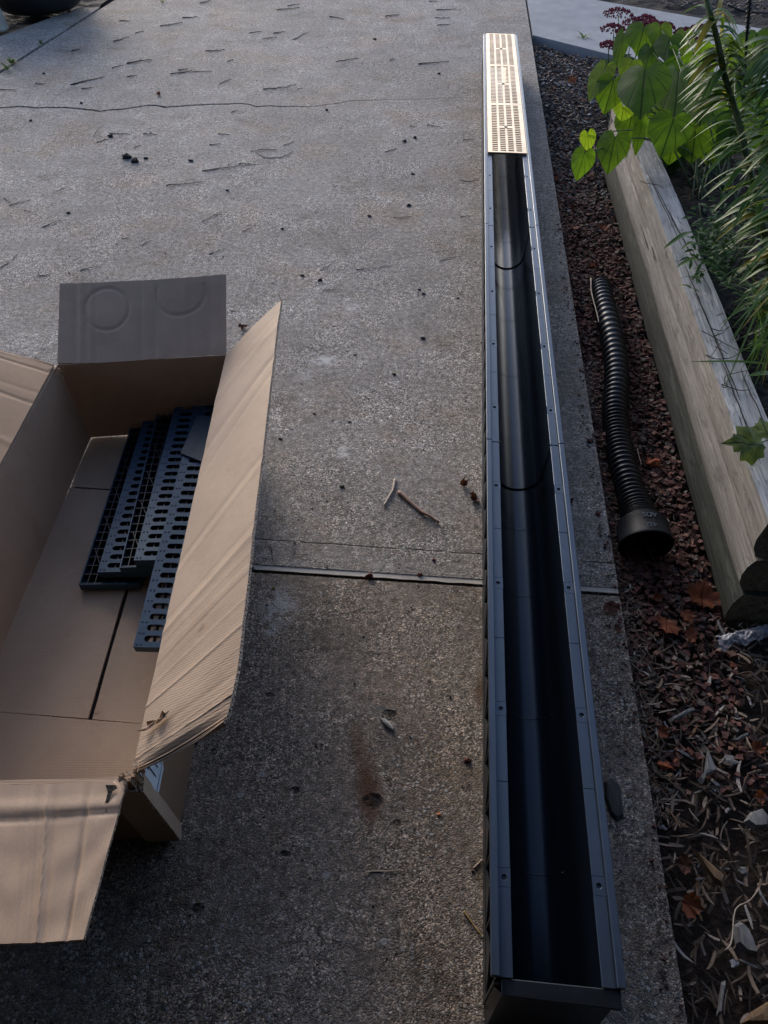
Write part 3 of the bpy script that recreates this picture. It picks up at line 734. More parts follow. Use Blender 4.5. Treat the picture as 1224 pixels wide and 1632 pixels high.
# black plastic grates in the box
def grate_meshes():
    L, Wg, T = .49, .122, .019
    m = MB(); nr = 21; mg = .006; rh = (L-2*mg)/nr; z1, z0 = T, T-.003; x0 = -Wg/2
    cols = ((x0+.010, .043), (x0+.069, .043))
    edges = [(x0, x0+.010), (x0+.053, x0+.069), (x0+.112, x0+Wg)]
    for a, b in edges: m.box((a, mg, z0), (b, L-mg, z1))
    m.box((x0, 0, z0), (-x0, mg-.0001, z1)); m.box((x0, L-mg+.0001, z0), (-x0, L, z1))
    for cx_, cwid in cols:
        for r in range(nr):
            ya = mg + r*rh; ring_cell(m, cx_, cx_+cwid, ya, ya+rh, slot(cx_+cwid/2, ya+rh/2, .0305, .0125, .006, 16), z0, z1)
    plate = m
    d = MB()
    for r in range(nr+1):
        for xx in (x0+.0055, x0+.0125, x0+.0575, x0+.0645, x0+.1095, x0+.1165):
            y = mg + (r)*rh - (rh/2 if r % 1 else 0); y = max(.004, min(L-.004, y)); s_ = .0016
            i = [d.vert((xx+a*s_, y+b*s_, z1+.0001)) for a, b in ((-1,-1),(1,-1),(1,1),(-1,1))]; t_ = d.vert((xx, y, z1+.0018))
            for k in range(4): d.face((i[k], i[(k+1)%4], t_))
    u = MB()
    for x in (x0+.0002, -x0-.0027): u.box((x, 0.0002, 0), (x+.0025, L-.0002, z0-.0002))
    for y in (.0003, L-.0028): u.box((x0+.003, y, 0), (-x0-.003, y+.0025, z0-.0002))
    rb = MB()
    for x in (x0+.016, x0+.031, x0+.046, x0+.060, x0+.075, x0+.090, x0+.105): rb.box((x, .003, .0015), (x+.0016, L-.003, z0-.0003))
    for r in range(nr+1): y = mg + r*rh - .0008; rb.box((x0+.003, y, .0022), (-x0-.003, y+.0016, z0-.0004))
    for k in range(0, nr-3, 4):
        ya = mg+k*rh
        for (xa, xb) in ((x0+.010, x0+.053), (x0+.069, x0+.112)):
            rb.hexa([Vector(p) for p in ((xa, ya, .003), (xa+.002, ya, .003), (xb+.002, ya+rh*4, .003), (xb, ya+rh*4, .003), (xa, ya, .010), (xa+.002, ya, .010), (xb+.002, ya+rh*4, .010), (xb, ya+rh*4, .010))])
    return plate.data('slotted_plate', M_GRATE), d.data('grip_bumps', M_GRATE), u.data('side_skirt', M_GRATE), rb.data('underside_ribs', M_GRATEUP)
GM = grate_meshes()
M_UP = [M_GRATEUP]
# dark twin of the plate for grates seen from below keeps the same mesh, only the look from below differs
def grate(near, far, flip, label, side=1, z_off=0):
    "near/far: world points of the left long edge (as it lies) at top level"
    ax = (far-near).normalized(); X = Vector((ax.y, -ax.x, 0)).normalized(); Zv = X.cross(ax)
    r = thing('plastic_grate', label, 'drain grate', (0,0,0), 'black plastic grates lying in the box')
    Wg, T = .122, .019
    o0 = near + X*(Wg/2) - Zv*T
    if flip: M = Matrix(((-X.x, ax.x, -Zv.x, 0), (-X.y, ax.y, -Zv.y, 0), (-X.z, ax.z, -Zv.z, 0), (0,0,0,1))); o0 = o0 + Zv*T
    else: M = Matrix(((X.x, ax.x, Zv.x, 0), (X.y, ax.y, Zv.y, 0), (X.z, ax.z, Zv.z, 0), (0,0,0,1)))
    r.matrix_world = Matrix.Translation(o0) @ M
    for nm, me in zip(('slotted_plate', 'grip_bumps', 'side_skirt', 'underside_ribs'), GM):
        if nm == 'underside_ribs' or nm == 'slotted_plate' or nm == 'side_skirt' or not flip:
            o = bpy.data.objects.new(nm, me); link(o, r)
            if nm == 'grip_bumps': o['kind'] = 'stuff'
    return r
def near_far(pn, pf, z, zf=None, L=.49):
    a = at(*pn, z); b = at(*pf, z if zf is None else zf); return a, a + (b-a).normalized()*L
a, b = near_far((125, 932), (205, 690), .034); grate(a, b, True, 'lowest grate lying ribs up on the box floor at the left of the stack')
a, b = near_far((155, 912), (230, 665), .053); grate(a, b, False, 'slotted grate face up in the stack with the ribbed grates on its left and right')
a, b = near_far((190, 905), (251, 655), .0725); grate(a, b, True, 'ribs up grate squeezed between the two face up slotted grates')
a, b = near_far((213, 893), (276, 658), .092); grate(a, b, False, 'slotted grate face up on top of the stack beside the end cap')
a, b = near_far((212, 1031), (287, 741), .090, .128); grate(a, b, False, 'slotted grate pushed nearest the camera and leaning on the stack under the flap')
# spare end cap
c_ = [at(287, 722, .135), at(322, 736, .135), at(346, 664, .135), at(314, 662, .135)]
c_[1] = c_[0] + (c_[1]-c_[0])*2.6; c_[2] = c_[3] + (c_[2]-c_[3])*2.2
cap = thing('end_cap', 'flat dark plastic end cap plate lying across the top grate in the box', 'end cap', tuple(c_[0]))
m = MB(); m.hexa([p - Vector((0, 0, .004)) for p in c_] + c_); o = part('plate', m, M_CAP, cap); bevel(o, .001)
m = MB(); cen = sum(c_, Vector())/4
ci = [cen.lerp(p, .985) for p in c_]
m.hexa([p - Vector((0, 0, .028)) for p in ci] + [p - Vector((0, 0, .0045)) for p in ci]); part('rim', m, M_GRATEUP, cap)

# ================================================================== CORRUGATED PIPE
pp = [at(957, 456, -.004), at(964, 490, .006), at(977, 545, .012), at(983, 600, .012), at(980, 650, .010), at(983, 690, .006), at(990, 730, .010), at(1004, 780, .014), at(1018, 820, .018), at(1024, 838, .022)]
pipe = thing('corrugated_pipe', 'black corrugated drain pipe with end coupling half buried in red gravel', 'pipe', tuple(pp[-1]))
m = MB(); n_ = 24; N = 640; rings = []
for i in range(N+1):
    u = i/N; p = interp(pp, u); t_ = (interp(pp, min(u+.002, 1)) - interp(pp, max(u-.002, 0))).normalized()
    a = Vector((0, 0, 1)); a = (a - t_*a.dot(t_)).normalized(); b = t_.cross(a)
    rr_ = .0300 + .0036*max(-.6, cos(2*pi*u*62)); rr_ += .011*min(1, max(0, (u-.78)*5))
    rings.append([m.vert(p + (a*cos(2*pi*k/n_) + b*sin(2*pi*k/n_))*rr_) for k in range(n_)])
for A, B in zip(rings, rings[1:]):
    for k in range(n_): m.face((A[k], A[(k+1)%n_], B[(k+1)%n_], B[k]))
part('pipe_body', m, M_PIPE, pipe, True)
tp = (pp[-1]-pp[-2]).normalized(); c0 = pp[-1] - tp*.012; tp = Vector((tp.x*.6, tp.y, -.10)).normalized()
a = Vector((0, 0, 1)); a = (a - tp*a.dot(tp)).normalized(); b = tp.cross(a)
m = MB(); prf = [(0, .047), (.004, .051), (.010, .0515), (.013, .0545), (.058, .0560), (.060, .0575), (.064, .0575), (.064, .0540), (.012, .0515), (.010, .044)]
rings = [[m.vert(c0 + tp*s_ + (a*cos(2*pi*k/40) + b*sin(2*pi*k/40))*r_) for k in range(40)] for s_, r_ in prf]
for A, B in zip(rings, rings[1:]):
    for k in range(40): m.face((A[k], A[(k+1)%40], B[(k+1)%40], B[k]))
cop = part('coupling', m, plastic('coupling_plastic', (.007, .009, .012), .55, .15), pipe); autosmooth(cop, 35)
m = MB(); m.face([m.vert(c0 + tp*.020 + (a*cos(2*pi*k/24) + b*sin(2*pi*k/24))*.051) for k in range(24)]); part('inner_wall', m, M_TROUGH, cop)
m = MB()
for ang in (2.2, 4.0, .35, -.35):
    pass
def onc(s_, th_, off): return c0 + tp*s_ + (a*cos(th_) + b*sin(th_))*(.0550 + off)
m = MB(); f_ = [(.030, -.16), (.030, .16), (.038, .16), (.038, -.16)]
m.poly([onc(s_, t_, .0008) for s_, t_ in f_]); part('latch_slot', m, M_CLOD, cop)
def text_on(txt, s0_, h, name):
    cu = bpy.data.curves.new(name, 'FONT'); cu.body = txt; cu.size = h; cu.align_x = 'CENTER'; cu.extrude = .0008
    ob = bpy.data.objects.new(name, cu); link(ob)
    bpy.context.view_layer.update(); dg = bpy.context.evaluated_depsgraph_get(); me = bpy.data.meshes.new_from_object(ob.evaluated_get(dg))
    bpy.data.objects.remove(ob)
    # letters read from the far side: upside down in the photograph
    for v in me.vertices:
        x, y, z = v.co; v.co = onc(s0_ + y, x/.0555*SGN, .0008 + z) - pipe.location
    me.materials.clear(); me.materials.append(M_EMB); o = bpy.data.objects.new(name, me); link(o, cop); return o
SGN = 1 if b.x < 0 else -1
M_EMB = simple('embossed_letters', (.10, .115, .13), .5)
text_on('ADS', .0150, .0165, 'embossed_letters'); text_on('432', .0420, .0150, 'embossed_digits')

# ================================================================== TIMBER PLANTER WALL
tw = thing('timber_retaining_wall', 'low weathered wooden retaining wall of three stacked landscape timbers beside the gravel strip', 'retaining wall', (.65, 2, 0))
def log_y(x0, x1, z0, z1, y0, y1, mats, seed, name='timber', top=False, sag=.0):
    "landscape timber along Y: flat top and bottom, bulged sides; slightly uneven"
    m = MB(); zc = (z0+z1)/2; hh = (z1-z0)/2; ny = 60; b = .011
    P = [(x0+b*1.4, z0), (x0+.003, z0+hh*.5), (x0, zc), (x0+.0015, z1-hh*.5), (x0+b*(.35 if top else 1), z1), (x0+b*2.2, z1+.0015), ((x0+x1)/2, z1+.0005), (x1-b*2, z1+.001), (x1-b*.5, z1), (x1, zc), (x1-b, z0)]
    rg = []
    for j in range(ny+1):
        y = y0 + (y1-y0)*j/ny; w = .0028*nz(y*2.1, seed, 0)
        rg.append([m.vert((p[0] + w + .0012*nz(y*11, i*1.7, seed), y, p[1] + (.0022*nz(y*1.7, i*.5+4, seed) if i not in (0, 10) else 0) + .0008*nz(y*24, i*2.3, seed))) for i, p in enumerate(P)])
    n = len(P)
    for A, B in zip(rg, rg[1:]):
        for i in range(n): m.face((A[i], B[i], B[(i+1)%n], A[(i+1)%n]), 1 if (top and 3 < i < 9) else 0)
    m.face(rg[0], 2); m.face(rg[-1][::-1], 2)
    o = part(name, m, mats, tw); autosmooth(o, 28); return o
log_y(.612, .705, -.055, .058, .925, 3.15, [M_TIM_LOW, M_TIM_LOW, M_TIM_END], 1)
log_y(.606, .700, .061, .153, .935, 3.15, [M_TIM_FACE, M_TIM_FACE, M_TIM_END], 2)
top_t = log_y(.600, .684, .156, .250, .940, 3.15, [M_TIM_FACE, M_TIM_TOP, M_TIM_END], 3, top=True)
# long drying checks in the top timber
rr = random.Random(5)
for (px, py), (qx, qy), w in (((1025, 262), (1090, 400), .0016), ((1040, 290), (1135, 470), .0022), ((1090, 420), (1180, 640), .0024), ((1108, 470), (1150, 560), .0012), ((1150, 575), (1212, 740), .002), ((1062, 330), (1080, 370), .001), ((1000, 215), (1020, 260), .0012), ((1180, 590), (1224, 690), .0018)):
    A = at(px, py, .2515); B = at(qx, qy, .2515); m = MB(); n = 24; Lp = []; Rp = []
    for i in range(n+1):
        f = i/n; p = A.lerp(B, f); p.x += .0025*nz(p.y*25, w*900); p.z = .2530; h = w*sin(pi*min(max(f, .02), .98))**.5*(.7+.5*abs(nz(p.y*40, 2)))
        Lp.append(m.vert((p.x-h, p.y, p.z))); Rp.append(m.vert((p.x+h, p.y, p.z)))
    for i in range(n): m.face((Lp[i], Rp[i], Rp[i+1], Lp[i+1]))
    part('drying_check', m, M_CLOD, tw)
# return timbers running right from the near corner
def log_x(y0, y1, z0, z1, x0, x1, mats, seed):
    m = MB(); zc = (z0+z1)/2; b = .022
    P = [(y0+b, z0), (y0+.004, z0+b), (y0, zc), (y0+.004, z1-b), (y0+b, z1), (y1-b, z1), (y1, zc), (y1-b, z0)]
    n = len(P); nx = 30; rg = [[m.vert((x0+(x1-x0)*j/nx, p[0] + .003*nz(j*.4, seed), p[1] + .0015*nz(j*.5, i, seed))) for i, p in enumerate(P)] for j in range(nx+1)]
    for A, B in zip(rg, rg[1:]):
        for i in range(n): m.face((A[i], A[(i+1)%n], B[(i+1)%n], B[i]))
    m.face(rg[0][::-1], 2); m.face(rg[-1], 2); o = part('timber', m, mats, tw); autosmooth(o, 30)
log_x(.962, 1.05, -.055, .045, .707, 1.9, [M_TIM_END]*3, 1)
log_x(.990, 1.08, .048, .140, .702, 1.9, [M_TIM_END]*3, 2)
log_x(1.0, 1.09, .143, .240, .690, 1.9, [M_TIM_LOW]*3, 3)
# soil held by the wall
def soilz(x, y): return .165 + .02*nz(x*5, y*5) + .012*nz(x*16, y*16)
m = MB(); m.grid(lambda u, v: (.682 + 1.3*u, 1.06 + 2.3*v, soilz(.682+1.3*u, 1.06+2.3*v)), 60, 100)
single('bed_soil', m, M_SOIL, kind='structure', smooth=True)
tb = thing('timber_back_wall', 'dark timber closing the far end of the planter under the heart shaped leaves', 'retaining wall', (1.2, 3.2, 0))
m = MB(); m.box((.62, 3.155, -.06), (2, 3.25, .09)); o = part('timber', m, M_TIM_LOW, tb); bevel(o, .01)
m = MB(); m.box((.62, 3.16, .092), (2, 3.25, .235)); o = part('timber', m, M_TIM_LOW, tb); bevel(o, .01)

# ================================================================== LOOSE GROUND COVER
def bedz(x, y): return -.036 + .010*nz(x*8, y*8, 2) + .006*nz(x*21, y*21, 5)
def rotm(): return Matrix.Rotation(U(0, 2*pi), 3, 'Z') @ Matrix.Rotation(U(-.5, .5), 3, 'X') @ Matrix.Rotation(U(-.5, .5), 3, 'Y')
def stone(m, x, y, z, s_, col, flat=.7):
    M = rotm(); m.col = col; P = []
    for k in range(8):
        q = Vector(((1 if k & 1 else -1), (1 if k & 2 else -1), (1 if k & 4 else -1)*flat))
        q = Vector((q.x*U(.45, 1.05), q.y*U(.45, 1.05), q.z*U(.5, 1.05)))*s_*.62; P.append(M @ q + Vector((x, y, z)))
    i = [m.vert(p) for p in P]
    for q in ((0,2,3,1),(4,5,7,6),(0,1,5,4),(1,3,7,5),(3,2,6,7),(2,0,4,6)): m.face([i[k] for k in q])
def lavacol():
    k = R(); j = U(.6, 1.35)
    if k < .62: c = (.115, .046, .036)
    elif k < .80: c = (.16, .080, .058)
    elif k < .93: c = (.095, .075, .066)
    elif k < .985: c = (.22, .17, .14)
    else: c = (.19, .06, .03)
    return tuple(x*j for x in c)
m = MB()
for i in range(15500):
    y = .55 + 4.4*R()**1.05; x = U(.405, .63 if y < 3.1 else 1.3)
    if y < 1.0 and R() < (1.0-y)*1.3+.25: continue
    if y > 3.1: 
        x = U(.405, 1.35)
        if (Vector((x, y, 0)) - SA).dot(sn) > -.03: continue
    elif x > .612: continue
    far = min(1, max(0, (y-2.5)/.8))
    s_ = U(.006, .0125)*(1.2 if R() < .12 else 1)
    c = lavacol()
    if R() < far*.8: j = U(.5, 1.6); c = (.085*j, .075*j, .070*j) if R() < .85 else (.24, .24, .25)
    stone(m, x, y, bedz(x, y) + U(-.002, .010), s_, c)
for i in range(40):
    p = at(986 + random.gauss(0, 20), 694 + random.gauss(0, 9), .02); stone(m, p.x, p.y, .008 + .020*exp(-((p.x-.462)/.03)**2) + U(-.006, .004), U(.006, .011), lavacol())
single('red_gravel', m, M_STONE, kind='stuff', label='dark red crushed lava gravel filling the strip beside the slab', cat='gravel')
def chip(m, x, y, z, L, w, t_, col, yaw=None, tilt=.35):
    m.col = col; M = Matrix.Rotation(U(0, pi) if yaw is None else yaw, 3, 'Z') @ Matrix.Rotation(U(-tilt, tilt), 3, 'Y') @ Matrix.Rotation(U(-.6, .6), 3, 'X')
    o = Vector((x, y, z)); bend = U(-.12, .12)*L; a, b = U(.3, .9), U(.2, .8)
    xs = (-.5, -.18, .2, .5); ws = (a, 1, U(.75, 1.1), b); rg = []
    for k in range(4):
        cx_, cy_ = xs[k]*L, bend*(1-4*xs[k]**2) + U(-.1, .1)*w
        rg.append([m.vert(M @ Vector((cx_ + U(-.05, .05)*L, cy_ + s1*w*ws[k]*.5, s2*t_*.5*U(.6, 1))) + o) for s1, s2 in ((-1,-1),(1,-1),(1,1),(-1,1))])
    for A, B in zip(rg, rg[1:]):
        for k in range(4): m.face((A[k], B[k], B[(k+1)%4], A[(k+1)%4]))
    m.face(rg[0]); m.face(rg[-1][::-1])
def chipcol():
    k = R(); j = U(.6, 1.3)
    if k < .45: c = (.070, .047, .033)
    elif k < .76: c = (.16, .115, .082)
    elif k < .91: c = (.24, .19, .15)
    elif k < .96: c = (.36, .33, .30)
    else: c = (.16, .085, .04)
    return tuple(x*j for x in c)
m = MB()
for i in range(8600):
    y = -.9 + 1.98*R()**.75; x = U(.41, 1.35)
    if y > .93 and x > .60: continue
    if y > .82 and R() < (y-.82)*4.2: continue
    L = U(.010, .040)*(1 if R() < .85 else 1.5); chip(m, x, y, bedz(x, y) + U(-.004, .012), L, min(L*.4, U(.0015, .006)), U(.001, .003), chipcol())
for i in range(900):
    y = U(1.0, 3.2); x = U(.41, .61); L = U(.010, .035); chip(m, x, y, bedz(x, y)+U(.004, .012), L, U(.0012, .003), .0012, chipcol())
for i in range(2600):
    y = U(2.6, 4.95); x = U(.41, 1.3)
    if y < 3.25 and x > .60: continue
    if (Vector((x, y, 0)) - SA).dot(sn) > -.02: continue
    L = U(.012, .04); chip(m, x, y, bedz(x, y)+U(.002, .012), L, U(.002, .009), .002, chipcol())
for i in range(1500):
    y = .5+1.3*R(); x = .41 + .04*R()**2
    if y > 1.8: continue
    L = U(.010, .035); chip(m, x, y, bedz(x, y)+U(.004, .010), L, U(.0015, .004), .0015, chipcol())
single('wood_mulch', m, M_CHIP, kind='stuff', label='grey brown shredded wood mulch covering the bed', cat='mulch')
# litter on the planted soil and the far bed
m = MB()
for i in range(2600):
    x = U(.69, 1.5); y = U(1.08, 3.1); L = U(.01, .035); j = U(.15, .55); chip(m, x, y, soilz(x, y)+.003, L, U(.002, .008), .0015, (.05*j, .035*j, .025*j))
single('soil_litter', m, M_CHIP, kind='stuff', label='dark rotting litter on the planter soil under the plants', cat='litter')
m = MB()
for i in range(1800):
    x = U(.8, 3.2); y = U(5.1, 6.6)
    if (Vector((x, y, 0)) - SA).dot(sn) < Wd+.02: continue
    L = U(.02, .06); j = U(.7, 1.5); chip(m, x, y, -.012+U(0, .02), L, U(.006, .02), .004, (.085*j, .06*j, .05*j))
single('far_mulch', m, M_CHIP, kind='stuff', label='brown bark mulch beyond the sidewalk', cat='mulch')
# tiny grit on the concrete
m = MB()
for i in range(1500):
    y = .1 + 5.2*R(); x = U(-2.6, .39)
    j = U(.6, 1.4); stone(m, x, y, .0008, U(.0012, .0038), (.02*j, .018*j, .015*j) if R() < .7 else (.20*j, .18*j, .16*j))
for i in range(110):
    y = U(.2, 2.6); x = .398 - abs(random.gauss(0, .012)); stone(m, x, y, .002, U(.002, .0055), lavacol())
for i in range(70):
    y = U(.2, 1.6); x = .395 - abs(random.gauss(0, .02)); chip(m, x, y, .0025, U(.008, .02), U(.001, .003), .001, chipcol())
single('driveway_grit', m, M_STONE, kind='stuff', label='fine grit and crumbs scattered on the driveway', cat='grit')

# ================================================================== TWIGS AND BITS ON THE CONCRETE
def T(ox, oy, k, rows): return [tuple(((v/k + (ox if i % 2 == 0 else oy)) if i < 4 else v) for i, v in enumerate(r)) for r in rows]
tw_ = T(0, 0, 3.06, [(345,415,505,378,1.6),(398,434,452,432,2.6),(620,376,663,372,2.8),(620,312,738,292,1.8,1),(545,335,602,320,1.2),(830,362,1030,350,1.3,1),(780,128,892,112,1.8),(890,88,965,84,1.6),(1003,250,1100,245,1.4,1),(555,205,628,182,1.5),(583,103,632,105,1.5),(660,162,703,155,1.3),(350,250,392,243,1.5),(870,343,915,338,1.5),(1070,412,1128,386,1.1),(172,408,228,412,1.3),(0,437,80,442,1.4),(1110,303,1140,293,1.5),(535,652,635,657,1.4),(472,695,525,678,1.2),(700,655,765,660,1.4,1),(1065,655,1128,662,1.4),(1022,707,1078,704,1.4),(455,672,505,612,.9),(655,722,688,710,1.2),(810,905,990,888,1.3,1),(985,835,1224,800,1.3,1),(45,1003,145,980,1.4),(22,967,55,992,1.5),(210,1110,300,1073,1.3),(275,930,328,918,1.2),(985,1085,1095,1025,1.0),(1040,1052,1085,1050,1.2),(693,1200,730,1175,1.3),(592,1165,630,1162,1.2),(1130,550,1157,540,1.2),(120,1030,152,1035,1.3),(975,18,1030,5,1.8),(350,30,420,28,1.8),(148,88,40,90,1.0)]) \
 + T(380, 0, 3.06, [(187,50,303,40,1.4,1),(240,30,303,20,1.3),(445,83,515,97,1.8),(717,82,783,73,1.8),(965,50,1062,47,1.5,1),(958,88,1035,90,1.3,1),(970,125,1030,122,1.3),(122,192,188,184,1.4),(52,163,115,157,1.3),(172,165,228,157,1.4),(272,195,333,160,1.2),(477,302,587,287,1.3),(738,297,770,291,2.6),(878,314,1028,303,1.7),(122,437,283,415,1.4),(288,437,315,434,1.6),(922,610,990,625,1.2),(715,742,775,723,1.1),(835,615,860,622,1.4),(1095,685,1152,680,1.2),(60,740,187,732,1.2),(220,710,270,690,1.1),(0,800,100,804,1.2),(1083,1060,1133,1057,1.1),(755,1063,845,1058,1.2),(20,1130,60,1118,1.3),(930,8,968,9,1.6)]) \
 + T(380, 400, 3.06, [(402,97,455,65,1.1),(575,93,672,85,1.2),(683,88,728,72,1.0),(412,193,478,190,1.0),(985,48,1085,28,1.0),(390,150,405,130,1.3),(975,463,1038,463,.8),(615,712,640,730,1.0)]) \
 + T(0, 400, 2.55, [(325,80,410,65,1.2),(155,100,205,98,1.3),(0,70,70,15,1.2),(850,15,895,0,1.1),(130,445,160,435,1.2)]) \
 + [(432,868,437,897,.9), (748,1248,742,1262,.8)]
def twig_mb(A, B, r, bend, branch, n=6):
    m = MB(); d = B-A; L = d.length; s_ = Vector((-d.y, d.x, 0)).normalized()
    ph = U(0, 9); pts = []; r = min(r, L*.06)
    for i in range(n+1):
        f = i/n; p = A + d*f + s_*(bend*L*sin(pi*f) + .07*L*nz(f*5, ph)); p.z = r*.9 + abs(nz(f*3, ph, 5))*.004*(1 if 0 < i < n else 0); pts.append(p)
    m.tube(pts, [r*(1 - .55*i/n)*(1+.25*nz(i*1.3, ph)) for i in range(n+1)], 5)
    if branch:
        for k in range(3):
            q = pts[1+k*2 if 1+k*2 < n else n-1]; a_ = U(.5, 1.1)*(1 if k % 2 else -1); dv = (d.normalized()*cos(a_) + s_*sin(a_))*L*U(.12, .28)
            m.tube([q, q + dv*.5 + Vector((0, 0, .003)), q + dv + Vector((0, 0, .001))], [r*.6, r*.45, r*.25], 4)
    return m
GT = 'twigs fallen on the driveway'; TWN = []
for r_ in tw_:
    A, B = at(r_[0], r_[1]), at(r_[2], r_[3]); cy_ = (r_[1]+r_[3])/2; cx_ = (r_[0]+r_[2])/2; br = len(r_) > 5
    zone = 'beyond the crack' if cy_ < 160 else 'between crack and box' if cx_ < 330 else 'left of the drain'
    rown = ('farthest row', 'middle row', 'nearest row')[min(2, int(cy_/55))] if cy_ < 160 else ('just below the crack', 'halfway down', 'lower down')[0 if cy_ < 225 else 1 if cy_ < 300 else 2]
    coln = ('far left', 'left', 'centre', 'right')[0 if cx_ < 110 else 1 if cx_ < 300 else 2 if cx_ < 540 else 3]
    Lpx = hypot(r_[2]-r_[0], r_[3]-r_[1]); ln = 'short' if Lpx < 16 else 'medium' if Lpx < 30 else 'long'
    sl2 = (r_[3]-r_[1])/max(1, abs(r_[2]-r_[0])); inc = 'level' if abs(sl2) < .12 else 'rising' if sl2 < 0 else 'falling'
    lb = ln + ' ' + inc + (' branched' if br else ' thick' if r_[4] > 2.3 else '') + ' twig ' + zone + ', ' + rown + ', ' + coln + ' part'
    m = twig_mb(A, B, .0011*r_[4]*(1.7 if cy_ < 180 else 1.35 if cy_ < 300 else 1.0), U(-.08, .08), br)
    loc = (A+B)/2; single('twig', m, M_TWIG, lb, 'twig', lb if TWN.count(lb) or TWN.append(lb) else lb, loc=loc)
def curve_twig(pts, r, mat, label, name='twig', cat='twig', n=6):
    P = [at(*p) for p in pts]; Q = [interp(P, i/14) for i in range(15)]; m = MB()
    for i, q in enumerate(Q): q.z = r*.9 + .002*abs(nz(i*.5, r*999))
    m.tube(Q, [r*(1+.2*nz(i*1.1, 3))*(1-.4*i/14) for i in range(15)], n); return single(name, m, mat, label, cat, loc=Q[7], smooth=True)
curve_twig([(408,243),(420,251),(436,252),(452,250),(468,241)], .0013, M_TWIG, 'dark twig curved like a bowl between the long crack and the drain')
curve_twig([(735,287),(742,289),(752,289),(760,285)], .0010, M_TWIG, 'small curved dark twig close to the left side of the drain')
curve_twig([(629,766),(627,780),(621,792),(611,808)], .0034, M_TWIGP, 'pale peeled bent stick left of the reddish twig', 'stick', 'stick', 7)
curve_twig([(635,786),(648,797),(660,808),(675,820),(688,826),(699,835)], .0050, M_TWIGR, 'thick reddish twig with rough bark right of the pale stick', 'stick', 'stick', 7)
curve_twig([(584,1391),(598,1389),(618,1389),(638,1387)], .0013, M_TWIGP, 'thin pale twig on the near slab below the rust stain')
curve_twig([(739,1453),(754,1474),(770,1495)], .0016, simple('straw', (.40, .26, .09), .6), 'yellow straw stick beside the near end of the drain', 'straw', 'stick')
curve_twig([(641,1471),(645,1482),(648,1493)], .0012, M_TWIGP, 'short pale splinter on the near slab near the yellow straw', 'splinter', 'splinter')
curve_twig([(755,1384),(762,1377),(768,1371)], .0018, M_TWIGP, 'short pale wood sliver touching the left side of the drain', 'splinter', 'splinter')
curve_twig([(559,632),(566,642)], .0016, M_TWIGP, 'tiny pale splinter in the middle of the driveway', 'splinter', 'splinter')
curve_twig([(368,495),(378,496)], .0014, M_TWIGP, 'pale leaf stalk on the concrete right of the back flap', 'leaf_stalk', 'stalk')
# clods, pebbles, seeds
def blob(name, p, s_, mat, label, cat, group=None, flat=.6, seed=0):
    m = MB(); bm = bmesh.new(); bmesh.ops.create_icosphere(bm, subdivisions=2, radius=1)
    for v in bm.verts:
        q = v.co.copy(); k = 1 + .75*noise.noise(q*1.6 + Vector((seed*3.1, 0, 0))) + .5*noise.noise(q*4 + Vector((seed, 1, 0)))
        v.co = Vector((q.x*s_[0]*k, q.y*s_[1]*k, q.z*s_[2]*k))
    for v in bm.verts: m.vert(v.co + Vector((p.x, p.y, p.z + s_[2]*.6)))
    for f in bm.faces: m.face([v.index for v in f.verts])
    bm.free(); return single(name, m, mat, label, cat, group, loc=(p.x, p.y, p.z))
for i, (x, y, s_) in enumerate(((177,218,.012),(201,252,.020),(216,258,.017),(232,253,.009),(109,340,.008),(70,118,.008),(130,165,.008),(49,193,.008),(304,257,.010),(362,304,.006),(645,226,.009),(661,220,.008),(658,278,.007),(652,328,.009),(597,63,.009),(589,345,.007),(450,365,.006),(700,118,.008),(521,176,.008))):
    big = s_ > .015
    blob('dirt_clod', at(x, y), (s_, s_*.7, s_*.5), M_CLOD, ('larger black dirt clod below the crack, left of its neighbour' if x < 210 else 'larger black dirt clod below the crack, right of its neighbour') if big else 'small black crumb of dirt ' + ('beyond' if y < 160 else 'below') + ' the long crack, ' + ('far left' if x < 120 else 'left' if x < 280 else 'centre' if x < 540 else 'right') + (', upper' if (y < 110 or 160 < y < 230) else ', lower'), 'dirt clod', 'large dirt clods' if big else 'dirt crumbs on the far driveway', seed=i)
for i, (x, y, s_) in enumerate(((482,440,.006),(675,469,.006),(668,462,.005),(730,476,.004),(674,540,.007),(628,597,.006),(501,660,.004),(447,700,.004),(545,776,.005),(557,673,.004),(566,566,.004),(510,447,.007))):
    blob('dirt_clod', at(x, y), (s_, s_*.7, s_*.5), M_CLOD, 'small black crumb of dirt between box and drain, ' + ('upper' if y < 500 else 'middle' if y < 620 else 'lower') + (' left' if x < 530 else ' centre' if x < 650 else ' right') + ' area', 'dirt clod', 'dirt crumbs between box and drain', seed=i+40)
M_RED = simple('red_stone', (.12, .035, .025), .85, .4, 200, 1, .002)
for x, y, s_, lb in ((589, 920, .0085, 'small red lava stone in the middle of the slab joint'), (400, 907, .006, 'small red lava stone in the joint beside the box flap'), (669, 917, .006, 'small red lava stone in the joint nearer the drain'), (745, 1212, .0055, 'small brown stone on the near slab close to the drain'), (691, 893, .004, 'tiny red chip above the slab joint'), (953, 820, .006, 'red chip on the concrete strip right of the drain')):
    blob('lava_stone', at(x, y, -.003 if 900 < y < 925 else 0), (s_, s_*.8, s_*.7), M_RED, lb, 'stone', seed=x)
blob('orange_crumb', at(700, 1298), (.0035, .003, .002), simple('orange_bit', (.55, .22, .10), .6), 'tiny orange crumb on the near slab', 'crumb')
blob('pale_pebble', at(436, 937), (.004, .002, .002), simple('straw_bit', (.45, .33, .12), .6), 'tiny yellow seed below the joint beside the box flap', 'seed')
